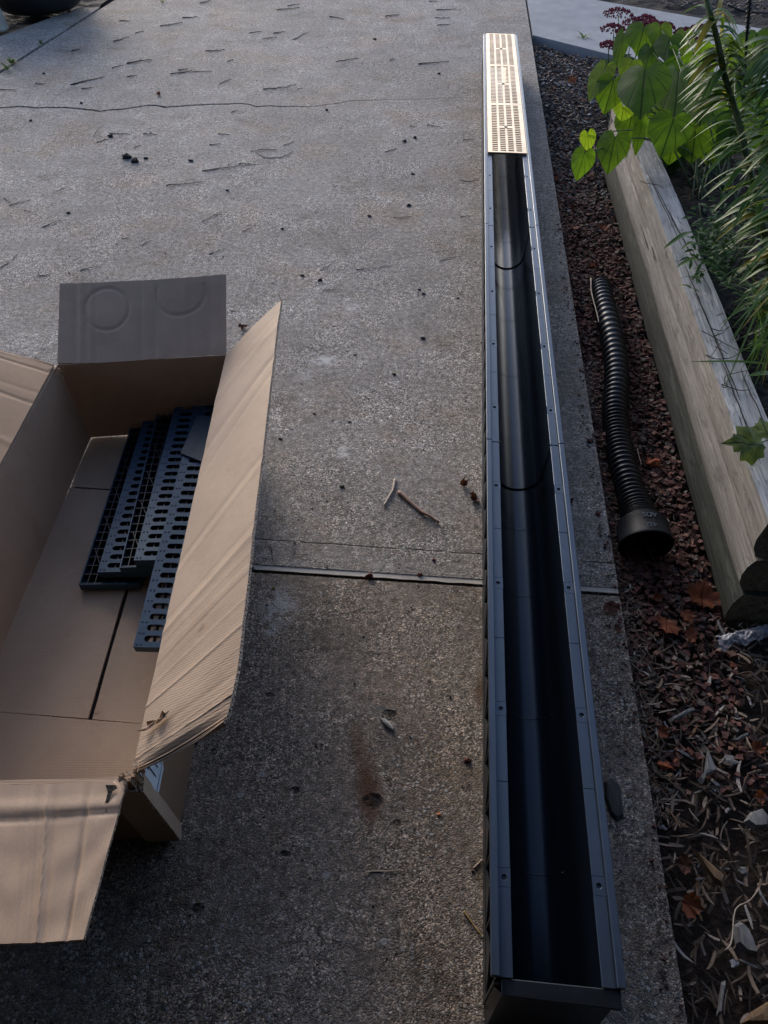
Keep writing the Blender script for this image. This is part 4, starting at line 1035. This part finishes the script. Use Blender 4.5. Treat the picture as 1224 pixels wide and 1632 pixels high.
def slabstone(P, z0, z1, mat, name, label, cat, sh=.8, loc=None):
    m = MB(); n = len(P); c = sum(P, Vector())/n
    a = [m.vert((p.x, p.y, z0)) for p in P]; b = [m.vert((c.x+(p.x-c.x)*sh, c.y+(p.y-c.y)*sh, z1 + .002*nz(p.x*90, p.y*90))) for p in P]
    k = m.vert((c.x, c.y, z1+.0015))
    for i in range(n): m.face((a[i], a[(i+1)%n], b[(i+1)%n], b[i])); m.face((b[i], b[(i+1)%n], k))
    return single(name, m, mat, label, cat, loc=c)
slabstone([at(*p, .0) for p in ((605,1146),(612,1145),(622,1153),(630,1163),(628,1167),(618,1161),(609,1153))], -.002, .006, simple('pale_stone', (.42, .40, .35), .8, .2, 80), 'flat_pebble', 'pale flat pebble resting in the worn hollow of the near slab', 'pebble')
M_BARK = timber('bark', (.05, .045, .04), (.10, .09, .08), (.02, .02, .02)); M_WOODG = timber('grey_wood', (.14, .14, .14), (.24, .235, .23), (.06, .06, .055)); M_WOODB = timber('brown_wood', (.16, .10, .055), (.24, .16, .09), (.06, .04, .02))
slabstone([at(*p) for p in ((962,1245),(975,1240),(987,1250),(992,1280),(994,1305),(982,1310),(972,1300),(964,1275))], .0005, .008, M_BARK, 'bark_piece', 'large dark bark piece on the concrete strip beside the drain', 'bark')
def bp(pts, z, h, mat, label, name='bark_piece', cat='bark'): return slabstone([at(*p, z) for p in pts], z-.002, z+h, mat, name, label, cat, .75)
zb = -.020
bp(((1168,1475),(1180,1468),(1192,1480),(1200,1500),(1208,1527),(1190,1522),(1172,1505)), zb+.004, .010, M_WOODG, 'big flat grey wood piece in the mulch near the bottom right corner')
bp(((1103,1352),(1112,1360),(1140,1385),(1156,1400),(1152,1415),(1138,1405),(1120,1380)), zb+.006, .008, M_WOODB, 'golden brown splintered wood chunk in the mulch below the pipe')
bp(((1185,1310),(1195,1295),(1215,1288),(1224,1300),(1224,1320),(1200,1322)), zb+.004, .008, M_WOODG, 'grey curled wood piece at the right edge of the mulch')
bp(((1180,1632),(1198,1612),(1224,1596),(1235,1632)), zb+.004, .012, M_WOODB, 'brown stone shaped lump in the bottom right corner')
bp(((1067,1145),(1078,1140),(1105,1126),(1108,1131),(1090,1142),(1070,1150)), zb+.008, .004, M_WOODG, 'long flat grey splinter across the mulch', 'wood_splinter', 'splinter')
bp(((1160,1181),(1172,1178),(1195,1166),(1193,1172),(1175,1182)), zb+.008, .004, M_WOODG, 'pale wood splinter near the right edge of the mulch', 'wood_splinter', 'splinter')
bp(((1144,1228),(1128,1190),(1120,1250),(1112,1242)), zb+.008, .004, M_WOODG, 'grey upright splinter in the middle of the mulch', 'wood_splinter', 'splinter')
bp(((1142,1620-0-0),(1150,1565),(1157,1562),(1148,1620)), zb+.006, .004, M_WOODG, 'pale thin wood chip near the bottom edge of the mulch', 'wood_splinter', 'splinter')
curve_twig([(1155,1515),(1166,1500),(1172,1450),(1195,1435),(1210,1415)], .0012, M_TWIGP, 'thin forked pale twig arching over the mulch at the bottom right').location.z = .0
curve_twig([(940,452),(941,475),(950,510),(952,522)], .0026, M_TWIGP, 'pale grey curved stick lying on the far end of the corrugated pipe', 'stick', 'stick').location.z += .015
curve_twig([(973,488),(982,505)], .0018, M_TWIGP, 'short pale splinter on the gravel right of the pipe', 'splinter', 'splinter')
curve_twig([(1014,712),(1022,742)], .0014, M_TWIGP, 'thin pale splinter beside the middle of the pipe', 'splinter', 'splinter')
# orange lava rocks
M_ORA = simple('orange_rock', (.34, .085, .030), .85, .35, 150, 1, .003)
for i, (x, y, s_, lb) in enumerate(((1041,742,.016,'orange red lava rock on the gravel beside the pipe'),(1057,1222,.011,'orange rounded lava rock in the mulch'),(1072,1118,.008,'small tan stone in the upper mulch'),(1068,1240,.008,'brown stone just below the orange rounded rock'),(1030,1205,.006,'tiny red stone at the slab edge in the mulch'),(945,425,.010,'orange stone on the gravel at the far end of the pipe'))):
    blob('lava_rock', at(x, y, bedz(*at(x, y)[:2])+.004), (s_, s_*.8, s_*.7), M_ORA if i in (0, 1, 5) else M_WOODB, lb, 'rock', seed=i+7)
M_PALE = simple('pale_chip', (.42, .43, .46), .7, .2, 60)
for i, (x, y, s_, lb) in enumerate(((1170,1535,.007,'whitish flake in the mulch at the bottom right'),(1135,1258,.008,'bluish pale flake in the middle of the mulch'),(1160,1215,.014,'flat blue grey stone in the mulch'),(1183,1387,.007,'pale grey stone near the right edge of the mulch'),(1056,1320,.006,'grey stone beside the slab edge in the mulch'))):
    blob('pale_stone', at(x, y, bedz(*at(x, y)[:2])+.005), (s_, s_*.7, s_*.35), M_PALE if i < 2 else M_WOODG, lb, 'stone', seed=i+27)

# ================================================================== LEAVES
def leaf_uv(me, uvs):
    l = me.uv_layers.new(name='UV')
    for lp in me.loops: l.data[lp.index].uv = uvs[lp.vertex_index]
HEART = [(0, 0), (.05, -.10), (.15, -.20), (.30, -.19), (.43, -.07), (.495, .10), (.50, .26), (.45, .43), (.35, .60), (.21, .77), (.08, .92), (0, 1.0)]
def heart_mesh(base, tip, width, nrm, cup, fold, droop, name='leaf', mat=None, seed=0):
    ax = tip-base; L = ax.length; ax = ax.normalized(); X = ax.cross(nrm).normalized(); N = X.cross(ax).normalized()
    m = MB(); uv = []; n = len(HEART); K = 5
    rows = []
    for i, (hx, hy) in enumerate(HEART):
        pass
    # radial fan: vein point at base, rings toward outline
    out = [(x, y) for x, y in HEART] + [(-x, y) for x, y in HEART[-2:0:-1]]
    c = (0, .10); rings = []
    for k in range(1, K+1):
        f = k/K; rg = []
        for j, (x, y) in enumerate(out):
            px, py = c[0] + (x-c[0])*f, c[1] + (y-c[1])*f
            z = -cup*(abs(px)*2)**1.6*.5 + fold*abs(px)*1.0 - droop*max(0, py)**2 + .035*f*f*sin(j*2.1+seed)*.5 + .02*nz(px*4, py*4, seed)
            rg.append(m.vert(base + X*(px*width) + ax*(py*L) + N*(z*width))); uv.append((px+.5, py))
        rings.append(rg)
    z0 = m.vert(base + ax*(.10*L)); uv.append((.5, .1)); n = len(out)
    for j in range(n):
        if j == 0 or j == n: pass
        m.face((z0, rings[0][j], rings[0][(j+1)%n]))
        for A, B in zip(rings, rings[1:]): m.face((A[j], B[j], B[(j+1)%n], A[(j+1)%n]))
    return m, uv
def add_leaf(parent, mbuv, mat, name='leaf', label=None):
    m, uv = mbuv; loc = Vector(parent.location); me = m.data(name, mat, loc, True); leaf_uv(me, uv)
    o = bpy.data.objects.new(name, me); link(o, parent)
    if label: o['label'] = label
    return o
def stem_to(parent, pts, r, mat, name='stem'):
    P = [Vector(p) for p in pts]; Q = [interp(P, i/12) for i in range(13)] if len(P) > 2 else P
    m = MB(); m.tube(Q, [r*(1-.4*i/len(Q)) for i in range(len(Q))], 6); return part(name, m, mat, parent, True)
HP = Vector((.80, 2.75, .17))
hp = thing('heart_leaf_plant', 'bushy plant with large heart shaped leaves hanging over the far end of the timber wall', 'plant', HP)
def px(x, y): return (824 + x/3.06, y/3.06)
# (notch px, tip px, width px, z at notch, z at tip, facing, young?)
HL_ = [((625,345),(600,555),245,.50,.43,0),((470,395),(425,557),155,.46,.39,0),((765,580),(700,770),205,.44,.36,0),((478,668),(440,838),160,.36,.29,0),
       ((330,745),(285,882),118,.34,.27,0),((790,355),(765,580),200,.49,.42,0),((930,425),(890,615),190,.45,.38,0),((610,600),(575,765),70,.38,.30,0),
       ((430,330),(350,500),110,.48,.42,1),((345,650),(350,745),80,.36,.31,1),((700,480),(705,560),110,.40,.37,1),((560,560),(530,700),150,.36,.30,0),
       ((620,130),(590,250),150,.46,.41,0),((700,130),(690,250),110,.47,.42,1),((745,185),(720,300),130,.46,.41,0),((820,160),(810,260),90,.46,.42,1),
       ((650,230),(625,340),100,.42,.37,0),((780,280),(700,330),120,.42,.38,0),((1060,200),(1030,320),160,.45,.40,1),((1170,160),(1150,270),170,.46,.41,0),
       ((960,560),(940,700),190,.35,.29,0),((870,640),(850,790),190,.33,.26,0),((1160,600),(1130,740),170,.35,.28,0),((1050,640),(1000,770),190,.32,.26,0),
       ((700,600),(690,720),150,.33,.28,1),((560,300),(520,390),110,.44,.40,1),((1090,330),(1080,430),140,.40,.35,0),((980,520),(975,600),100,.36,.32,0),
       ((520,170),(480,330),70,.40,.33,0),((860,250),(900,330),150,.42,.38,0),((1190,480),(1170,590),150,.38,.33,0),((640,550),(620,650),110,.34,.29,0),
       ((900,330),(870,420),130,.42,.37,0),((1120,430),(1090,540),150,.36,.30,0),((760,700),(740,800),130,.29,.24,0),((960,700),(930,800),160,.28,.23,0),
       ((1200,250),(1180,350),140,.42,.37,0),((990,240),(960,320),120,.44,.39,1),((520,520),(500,600),110,.40,.35,1)]
rr = random.Random(12)
for q_ in range(34):
    bx_, by_ = rr.uniform(560, 1300), rr.uniform(180, 760); zz = .44 - (by_/760)*.18 - .04
    HL_.append(((bx_, by_), (bx_ - rr.uniform(0, 40), by_ + rr.uniform(90, 150)), rr.uniform(90, 170), zz, zz-.05, rr.random() < .15))
for i, (nb, tp_, w, z0, z1, yg) in enumerate(HL_):
    a = at(*px(*nb), z0); b = at(*px(*tp_), z1)
    d = (a - Vector((0, 0, HC))).length; wid = w/3.06/FPX*d*.86
    view = (Vector((0, 0, HC)) - a).normalized()
    nrm = (view + Vector((rr.uniform(-.25, .25), rr.uniform(-.2, .2), .35))).normalized()
    add_leaf(hp, heart_mesh(a, b, wid, nrm, rr.uniform(.1, .4), rr.uniform(0, .25), rr.uniform(0, .2), seed=i), M_HEART2 if yg else M_HEART)
    root = HP + Vector((rr.uniform(-.03, .12), rr.uniform(-.35, .25), 0)); mid_ = root.lerp(a, .5) + Vector((0, 0, .05)); 
    stem_to(hp, [root, mid_, a + Vector((0, .004, -.004))], .0028, M_STEM)
# sedum with red heads
SP = Vector((.80, 3.50, -.03)); 
for gi, (loc, heads, lb) in enumerate(((Vector((.74, 3.62, -.04)), [(985,24,30),(978,48,26),(1012,38,24),(1030,31,18),(1040,40,18),(970,73,18),(995,62,16),(1058,44,22)], 'left clump of stonecrop with dark red flower heads beyond the heart leaved plant'),
                                   (Vector((1.0, 3.50, -.04)), [(1092,53,22),(1116,46,18),(1104,66,18),(1085,62,14)], 'smaller right clump of stonecrop with dark red flower heads'))):
    t_ = thing('stonecrop', lb, 'plant', loc)
    for (x, y, w) in heads:
        z = .33 + rr.uniform(-.02, .02); p = at(x, y, z); k = (p-Vector((0,0,HC))).length/FPX; r_ = w*k*.66
        m = MB()
        for q in range(130):
            a_ = rr.uniform(0, 2*pi); f = rr.random()**.5; c = p + Vector((cos(a_)*r_*f, sin(a_)*r_*f, .35*r_*(1-f*f) + rr.uniform(-.004, .004))); s_ = .0045
            i = [m.vert(c + Vector(v)*s_) for v in ((1,0,0),(0,1,0),(-1,0,0),(0,-1,0),(0,0,1.2),(0,0,-1))]
            for A in ((0,1,4),(1,2,4),(2,3,4),(3,0,4),(1,0,5),(2,1,5),(3,2,5),(0,3,5)): m.face([i[v] for v in A])
        part('flower_head', m, M_FLOWER, t_)
        root = loc + Vector((rr.uniform(-.05, .05), rr.uniform(-.05, .05), 0)); mid_ = root.lerp(p, .6); stem_to(t_, [root, mid_, p], .003, M_STEM)
        for q in range(6):
            f = rr.uniform(.3, .9); c = root.lerp(p, f); a_ = rr.uniform(0, 2*pi); tip = c + Vector((cos(a_), sin(a_), .25))*.045
            add_leaf(t_, heart_mesh(c, tip, .022, Vector((0, -.3, 1)), .1, .2, .1, seed=q), M_FERN)
# strap leaf
def strap(base, tip, w, arch, nrm=Vector((0, 0, 1)), n=9, twist=0, side=0):
    "arching narrow leaf from base to tip"
    m = MB(); uv = []; ax = tip-base; L = ax.length; rows = []
    for i in range(n+1):
        f = i/n; p = base.lerp(tip, f) + Vector((0, 0, arch*L*sin(pi*f**.8))) + nrm.cross(ax).normalized()*side*L*sin(pi*f)
        d = (ax + Vector((0, 0, arch*L*pi*.8*cos(pi*f**.8)))).normalized(); X = d.cross(nrm).normalized()
        N = X.cross(d).normalized(); X = (X*cos(twist*f) + N*sin(twist*f))
        h = w*.5*(min(1, .35+f*3.2))*(1-f**3.2)**.9 + .0002
        r = [m.vert(p - X*h + N*h*.28), m.vert(p), m.vert(p + X*h + N*h*.28)]; rows.append(r); uv += [(0, f), (.5, f), (1, f)]
    for A, B in zip(rows, rows[1:]):
        for k in range(2): m.face((A[k], A[k+1], B[k+1], B[k]))
    return m, uv
# lily
ST = [at(1236, 470, .19), at(1224, 400, .30), at(1200, 294, .42), at(1174, 183, .55), at(1154, 121, .62), at(1146, 75, .68), at(1126, 0, .77), at(1112, -60, .83)]
lily = thing('lily_plant', 'tall leaning lily stalk crowded with narrow leaves, edge highlights painted pale', 'plant', ST[0])
stem_to(lily, ST, .0095, M_STEM)
rr = random.Random(4)
for i in range(150):
    u = .08 + .74*i/150; p = interp(ST, u)
    left = (i % 2 == 0)
    a_ = rr.gauss(pi*1.0, .45) if left else rr.gauss(0, .6)
    if rr.random() < .25: a_ = rr.uniform(0, 2*pi)
    L = rr.uniform(.075, .110)*(1.05 if u < .6 else .8)
    dirv = Vector((cos(a_), sin(a_)*.8 - .10, 0)).normalized()
    tip = p + dirv*L + Vector((0, 0, -L*rr.uniform(.15, .65)))
    add_leaf(lily, strap(p, tip, rr.uniform(.013, .0185), rr.uniform(.16, .32), twist=rr.uniform(-.5, .5)), M_LILYY if rr.random() < .09 else M_LILY)
for (x0, y0, x1, y1, z0, z1) in ((1140,40,1150,-10,.72,.76),(1148,62,1152,15,.66,.72),(1158,140,1146,170,.55,.5)):
    add_leaf(lily, strap(at(x0, y0, z0), at(x1, y1, z1), .011, .1), M_LILYY)
# second lily stalk at the right edge
ST2 = [at(1262, 560, .19), at(1258, 440, .33), at(1250, 320, .46), at(1246, 210, .56), at(1240, 120, .64), at(1236, 60, .70)]
lily2 = thing('lily_plant', 'second lily stalk mostly cut off by the right frame edge', 'plant', ST2[0])
stem_to(lily2, ST2, .0085, M_STEM)
for i in range(110):
    u = .06 + .9*i/110; p = interp(ST2, u); a_ = rr.gauss(pi, .7); L = rr.uniform(.07, .11)
    tip = p + Vector((cos(a_), sin(a_)*.8 - .1, 0)).normalized()*L + Vector((0, 0, -L*rr.uniform(.1, .6)))
    add_leaf(lily2, strap(p, tip, rr.uniform(.013, .018), rr.uniform(.14, .3), twist=rr.uniform(-.5, .5)), M_LILYY if rr.random() < .12 else M_LILY)
# leafy clump and grasses behind the timber
fz = thing('leafy_clump', 'low bushy clump of small dark green leaves leaning over the timber edge', 'plant', at(1150, 400, .2))
for i in range(300):
    cx_, cy_ = rr.gauss(1140, 26), rr.gauss(385, 34); z = rr.uniform(.22, .33)
    if cx_ < 1078 + rr.uniform(0, 25): continue
    p = at(cx_, cy_, z); a_ = rr.uniform(0, 2*pi); L = rr.uniform(.022, .042)
    add_leaf(fz, strap(p, p + Vector((cos(a_)*L, sin(a_)*L, rr.uniform(-.3, .35)*L)), rr.uniform(.006, .011), .12, n=5, twist=rr.uniform(-.8, .8)), M_FERN)
for (x0, y0, x1, y1, w) in ((1100,370,1057,397,.016),(1110,412,1078,426,.018),(1105,385,1085,398,.010),(1118,425,1100,432,.008)):
    add_leaf(fz, strap(at(x0, y0, .28), at(x1, y1, .262), w, .05, n=7), M_BLADE)
for i in range(26):
    b0 = at(rr.uniform(1110, 1180), rr.uniform(380, 440), .19); stem_to(fz, [b0, b0 + Vector((rr.uniform(-.04, .02), rr.uniform(-.05, .03), .10))], .0018, M_STEM)
gt = thing('grass_tuft', 'tuft of long arching grass blades behind the middle of the timber', 'grass', at(1215, 520, .2))
for i in range(46):
    b0 = at(rr.uniform(1190, 1250), rr.uniform(470, 590), .19); tx, ty = rr.uniform(1135, 1224), rr.uniform(430, 640)
    tp_ = at(tx, ty, rr.uniform(.22, .34)); add_leaf(gt, strap(b0, tp_, rr.uniform(.003, .006), rr.uniform(.15, .4), n=9), M_LILYY if rr.random() < .1 else M_BLADE)
add_leaf(gt, strap(at(1224, 580, .262), at(1098, 577, .268), .0085, .02, n=9), M_BLADE, label='single straight green blade crossing the timber top')
add_leaf(gt, strap(at(1236, 596, .25), at(1190, 600, .262), .013, .05, n=9), M_LILY)
for (x0, y0, x1, y1) in ((1224,445,1170,485),(1224,460,1168,500),(1224,330,1150,345)):
    add_leaf(gt, strap(at(x0+20, y0, .25), at(x1, y1, .25), .008, .15, n=9), M_LILY)
# dense background foliage at the right
dg_ = thing('dark_foliage', 'mass of small dark leaves at the right edge behind the lily stalk', 'plant', Vector((1.05, 2.3, .17)))
for i in range(290):
    x = rr.uniform(.86, 1.5); y = rr.uniform(1.5, 3.0); z = rr.uniform(.18, .36); p = Vector((x, y, z)); a_ = rr.uniform(0, 2*pi); L = rr.uniform(.03, .06)
    add_leaf(dg_, strap(p, p + Vector((cos(a_)*L, sin(a_)*L, rr.uniform(-.3, .4)*L)), rr.uniform(.010, .020), .15, n=4), M_FERN)
# dry tendrils
td = thing('dry_tendrils', 'tangle of dry brown tendrils lying across the timber top', 'tendrils', at(1170, 560, .252))
rr = random.Random(9)
for pts in ([(1118,527),(1135,536),(1160,550),(1185,562)],[(1125,565),(1132,568),(1144,552),(1150,545)],[(1125,565),(1140,572),(1165,570),(1180,562),(1182,572)],[(1140,552),(1148,556),(1160,564)],[(1135,524),(1150,527),(1162,520)],[(1140,535),(1152,530),(1164,520)],[(1150,612),(1165,618),(1180,622),(1196,621)],[(1150,612),(1154,618),(1160,614),(1156,610)],[(1155,612),(1156,600),(1170,595),(1194,590)],[(1143,503),(1152,499)],[(1172,545),(1178,535),(1172,528)],[(1165,512),(1185,520),(1224,540)],[(1168,508),(1190,500),(1224,490)],[(1020,288),(1030,292),(1050,295),(1056,300)]):
    P = [at(x, y, .2535 + rr.uniform(.001, .008)) for x, y in pts]; stem_to(td, P, .0012, M_TWIG, 'tendril')
# maple leaf on green stalk at the right
def maple_mesh(c, size, rot, nrm, curl, seed=0, fold=.0):
    lob = [(0, 1.0), (.16, .70), (.34, .66), (.36, .50), (.66, .52), (.62, .32), (.74, .10), (.52, -.06), (.42, -.28), (.20, -.24), (.06, -.34), (0, -.22)]
    out = lob + [(-x, y) for x, y in lob[-2:0:-1]]
    N = nrm.normalized(); A = N.orthogonal().normalized(); A = Matrix.Rotation(rot, 3, N) @ A; X = A.cross(N).normalized()
    m = MB(); uv = []; n = len(out); rings = []; K = 4
    for k in range(1, K+1):
        f = k/K; rg = []
        for j, (x, y) in enumerate(out):
            x2, y2 = x*f, y*f; z = curl*(x2*x2+y2*y2)*(1+.8*sin(j*1.9+seed)) + .12*nz(x2*3, y2*3, seed) + fold*abs(x2)
            rg.append(m.vert(c + (X*x2 + A*y2 + N*z)*size)); uv.append((x2*.5+.5, y2))
        rings.append(rg)
    z0 = m.vert(c); uv.append((.5, 0))
    for j in range(n):
        m.face((z0, rings[0][j], rings[0][(j+1)%n]))
        for P, Q in zip(rings, rings[1:]): m.face((P[j], Q[j], Q[(j+1)%n], P[(j+1)%n]))
    return m, uv
ml = thing('maple_sprig', 'green and yellow lobed leaf reaching over the timber at the right edge', 'leaf', at(1224, 700, .30))
add_leaf(ml, maple_mesh(at(1204, 708, .290), .060, 2.3, Vector((.1, -.3, 1)), -.15, 2), M_MAPLE)
add_leaf(ml, maple_mesh(at(1222, 690, .285), .042, .9, Vector((-.2, -.2, 1)), -.1, 5), M_MAPLE)
stem_to(ml, [at(1212, 706, .287), at(1250, 690, .27), at(1290, 680, .20)], .0016, M_STEM)
# fallen leaves: (x, y, size, rot, curl, mat, label)
FL = [((1062, 992), .040, 3.6, .35, 0, 'tan orange curled leaf at the slab side of the leaf pair in the mulch'), ((1118, 957), .052, .6, .30, 0, 'large brown orange leaf beside the foot of the timber wall'), ((1104, 1015), .024, 2, .5, 0, 'small crumpled bright orange leaf below the large brown leaf'),
      ((1048, 955), .016, 1, .6, 0, 'small reddish leaf scrap above the tan orange leaf'), ((1092, 978), .026, 4.4, .4, 0, 'brown leaf fragment between the two big leaves'), ((1096, 1440), .026, 5.2, .5, 0, 'folded red brown leaf in the lower mulch'), ((1095, 1380), .022, 2.1, .6, 1, 'dark red brown leaf above the folded leaf in the lower mulch'),
      ((914, 130), .035, 1.5, .5, 0, 'orange leaf on the far gravel near the top'), ((930, 160), .030, 3, .5, 1, 'dark red leaf just below the far orange leaf'), ((912, 362), .030, 4, .4, 0, 'tan leaf on the gravel at the slab edge'), ((962, 366), .028, 1, .5, 0, 'red leaf against the timber base'),
      ((914, 333), .022, 2.5, .6, 1, 'small red brown leaf above the tan gravel leaf'), ((888, 286), .018, 2.5, .6, 0, 'small orange leaf at the slab edge by the open drain'), ((940, 278), .022, .5, .6, 1, 'dull red leaf under the hanging heart leaves'), ((1052, 1165), .018, 5, .5, 0, 'small red leaf in the mulch right of the slab edge'),
      ((990, 862), .022, 1.2, .6, 1, 'brown leaf at the slab edge beside the pipe coupling'), ((972, 965), .026, 4.2, .4, 1, 'dark red leaf lying on the slab edge'), ((985, 1000), .014, 3.2, .5, 1, 'small dark leaf scrap on the slab strip'), ((1205, 1195), .018, .3, .6, 0, 'orange leaf at the right edge of the mulch'),
      ((1214, 1270), .016, 2.3, .6, 0, 'red leaf scrap at the right edge above the curled wood')]
rr = random.Random(2)
for (pxy, s_, rot, curl, dk, lb) in FL:
    on = pxy[0] < 995 and pxy[1] > 900; z = .006 if on else bedz(*at(*pxy, -.02)[:2]) + .016
    c = at(*pxy, z); mb, uv = maple_mesh(c, s_, rot, Vector((rr.uniform(-.3, .3), rr.uniform(-.45, .0), 1)), curl*.7, rr.random()*9, rr.uniform(0, .35))
    zmin = min(v[2] for v in mb.v); lift = (c.z - .014 - zmin) if not on else .001 - zmin
    mb.v = [(x, y, z_ + max(lift, 0)) for x, y, z_ in mb.v]
    o = single('fallen_leaf', mb, M_DRYD if dk else M_DRY, lb, 'leaf', loc=c, smooth=True); leaf_uv(o.data, uv)
for (pxy, s_, rot, lb) in (((738, 770), .015, 1, 'small crumpled brown leaf left of the drain'), ((757, 790), .019, 3, 'dark crumpled leaf touching the left side of the drain'), ((908, 801), .017, 2, 'small brown leaf against the right side of the drain'), ((386, 518), .019, 4, 'curled brown leaf on the concrete between the back flap and right flap'), ((253, 149), .016, 2, 'small tan leaf beyond the long crack'), ((110, 18), .022, 2, 'small red leaf beside the round black pot')):
    c = at(*pxy, .008); mb, uv = maple_mesh(c, s_, rot, Vector((.3, -.4, 1)), .9, rot, .4); zmin = min(v[2] for v in mb.v)
    mb.v = [(x, y, z_ - zmin + .0005) for x, y, z_ in mb.v]
    o = single('fallen_leaf', mb, M_DRYD, lb, 'leaf', loc=c, smooth=True); leaf_uv(o.data, uv)
# weeds in the left joint and by the sidewalk corner
def weed(p, s_, lb, n=16):
    t_ = thing('weed', lb, 'weed', p)
    for i in range(n):
        a_ = rr.uniform(0, 2*pi); L = s_*rr.uniform(.5, 1); add_leaf(t_, strap(p, p + Vector((cos(a_)*L, sin(a_)*L, L*rr.uniform(.2, .9))), s_*.14, .2, n=4), M_BLADE)
weed(at(66, 71, 0), .035, 'small green weed in the upper part of the long left joint'); weed(at(20, 103, 0), .05, 'weed tuft in the left joint at the frame edge', 26)
weed(at(12, 112, 0), .045, 'dull green moss like weed lowest in the left joint', 20); weed(at(930, 66, -.02), .06, 'small leafy weed against the near edge of the sidewalk'); weed(at(865, 56, -.02), .03, 'tiny weed in the corner of slab and sidewalk'); weed(at(260, 5, 0), .03, 'tiny weed in the driveway at the top')
# clear plastic film under the timber corner
tf = NT('clear_film'); fn2 = tf.noise(tf.obj(), 60, 4)
M_FILM = tf.fin((.55, .56, .62), .18, tf.bump(fn2, .6, .004), Alpha=.38, Specular_IOR_Level=.8)
m = MB(); A, B = at(1138, 1018, -.005), at(1222, 998, -.002)
m.grid(lambda u, v: A.lerp(B, u) + Vector((0, -.030*v*(1+.4*nz(u*5, 1)), .006*nz(u*14, v*5) + .012*sin(pi*v)*(.6+.8*nz(u*7, v*2, 3)) + .008)), 50, 14)
single('plastic_film', m, M_FILM, 'crumpled clear plastic film lying below the near timber corner', 'film', smooth=True, loc=A)
# iron stake
sp = thing('garden_stake', 'thin black metal garden stake behind the lily stalk', 'stake', at(1183, 190, .25))
m = MB(); m.tube([at(1180, 240, .20), at(1186, 150, .38), at(1190, 60, .55), at(1196, 0, .66), at(1200, -40, .73)], .0045, 8); part('rod', m, M_IRON, sp, True)
m = MB()
for k in range(7): p = at(1191+.6*k, 52-8*k, .565+.015*k); m.tube([p+Vector((-.008, 0, .002)), p+Vector((.008, 0, -.001))], .0028, 6)
part('twist', m, M_IRON, sp, True)
m = MB(); m.tube([at(1160, 8, .64), at(1175, 14, .62), at(1192, 20, .62)], .003, 6); m.tube([at(1192, 20, .62), at(1206, 20, .62), at(1224, 21, .62)], .003, 6); part('hook', m, M_IRON, sp, True)
# round pot top left with pale post
pc = Vector((-2.60, 5.20, .27))
pot = thing('round_pot', 'large black round bottomed garden pot at the top left corner', 'pot', (pc.x, pc.y, 0))
m = MB(); n = 40; prf = [(.02, .0), (.14, .004), (.22, .02), (.29, .07), (.33, .15), (.345, .25), (.34, .34), (.355, .36), (.355, .39), (.32, .39), (.31, .30), (.02, .28)]
rg = [[m.vert((pc.x + r_*cos(2*pi*k/n), pc.y + r_*sin(2*pi*k/n), z-.01)) for k in range(n)] for r_, z in prf]
for A, B in zip(rg, rg[1:]):
    for k in range(n): m.face((A[k], A[(k+1)%n], B[(k+1)%n], B[k]))
m.face(rg[0][::-1]); o = part('bowl', m, M_PIPE, pot); autosmooth(o, 50)
m = MB(); m.face([m.vert((pc.x + .29*cos(2*pi*k/n), pc.y + .29*sin(2*pi*k/n), .31)) for k in range(n)]); part('soil', m, M_SOIL, pot)
pst = thing('pale_post', 'short pale stone post at the left edge below the round pot', 'post', at(0, 48, -.02))
m = MB(); p = at(-2, 50, -.02); m.hexa([p + Vector(v) for v in ((-.12,-.02,0),(.045,-.02,0),(.045,.06,0),(-.12,.06,0),(-.12,0,.22),(.015,0,.22),(.015,.05,.22),(-.12,.05,.22))]); o = part('shaft', m, simple('pale_post_stone', (.34, .33, .29), .85, .2, 30), pst); bevel(o, .012, 2)

# alike neighbours that still share a label are told apart by their order from left to right
from collections import defaultdict
byl = defaultdict(list)
for o in sc.objects:
    if o.parent is None and o.get('category') in ('twig', 'dirt clod'): byl[o['label']].append(o)
for lb, os_ in byl.items():
    if len(os_) > 1:
        os_.sort(key=lambda o: o.location.x / max(.1, o.location.y))
        w = {2: ('left one', 'right one'), 3: ('leftmost', 'middle one', 'rightmost')}.get(len(os_), ['leftmost'] + ['one of the inner ones'] * (len(os_)-2) + ['rightmost'])
        for o, t_ in zip(os_, w): o['label'] = lb + ', ' + t_
for o in sc.objects:
    if o.get('category') == 'twig': o['group'] = 'twigs fallen on the driveway'
    if o.get('category') == 'dirt clod': o['group'] = 'dirt clods on the driveway'
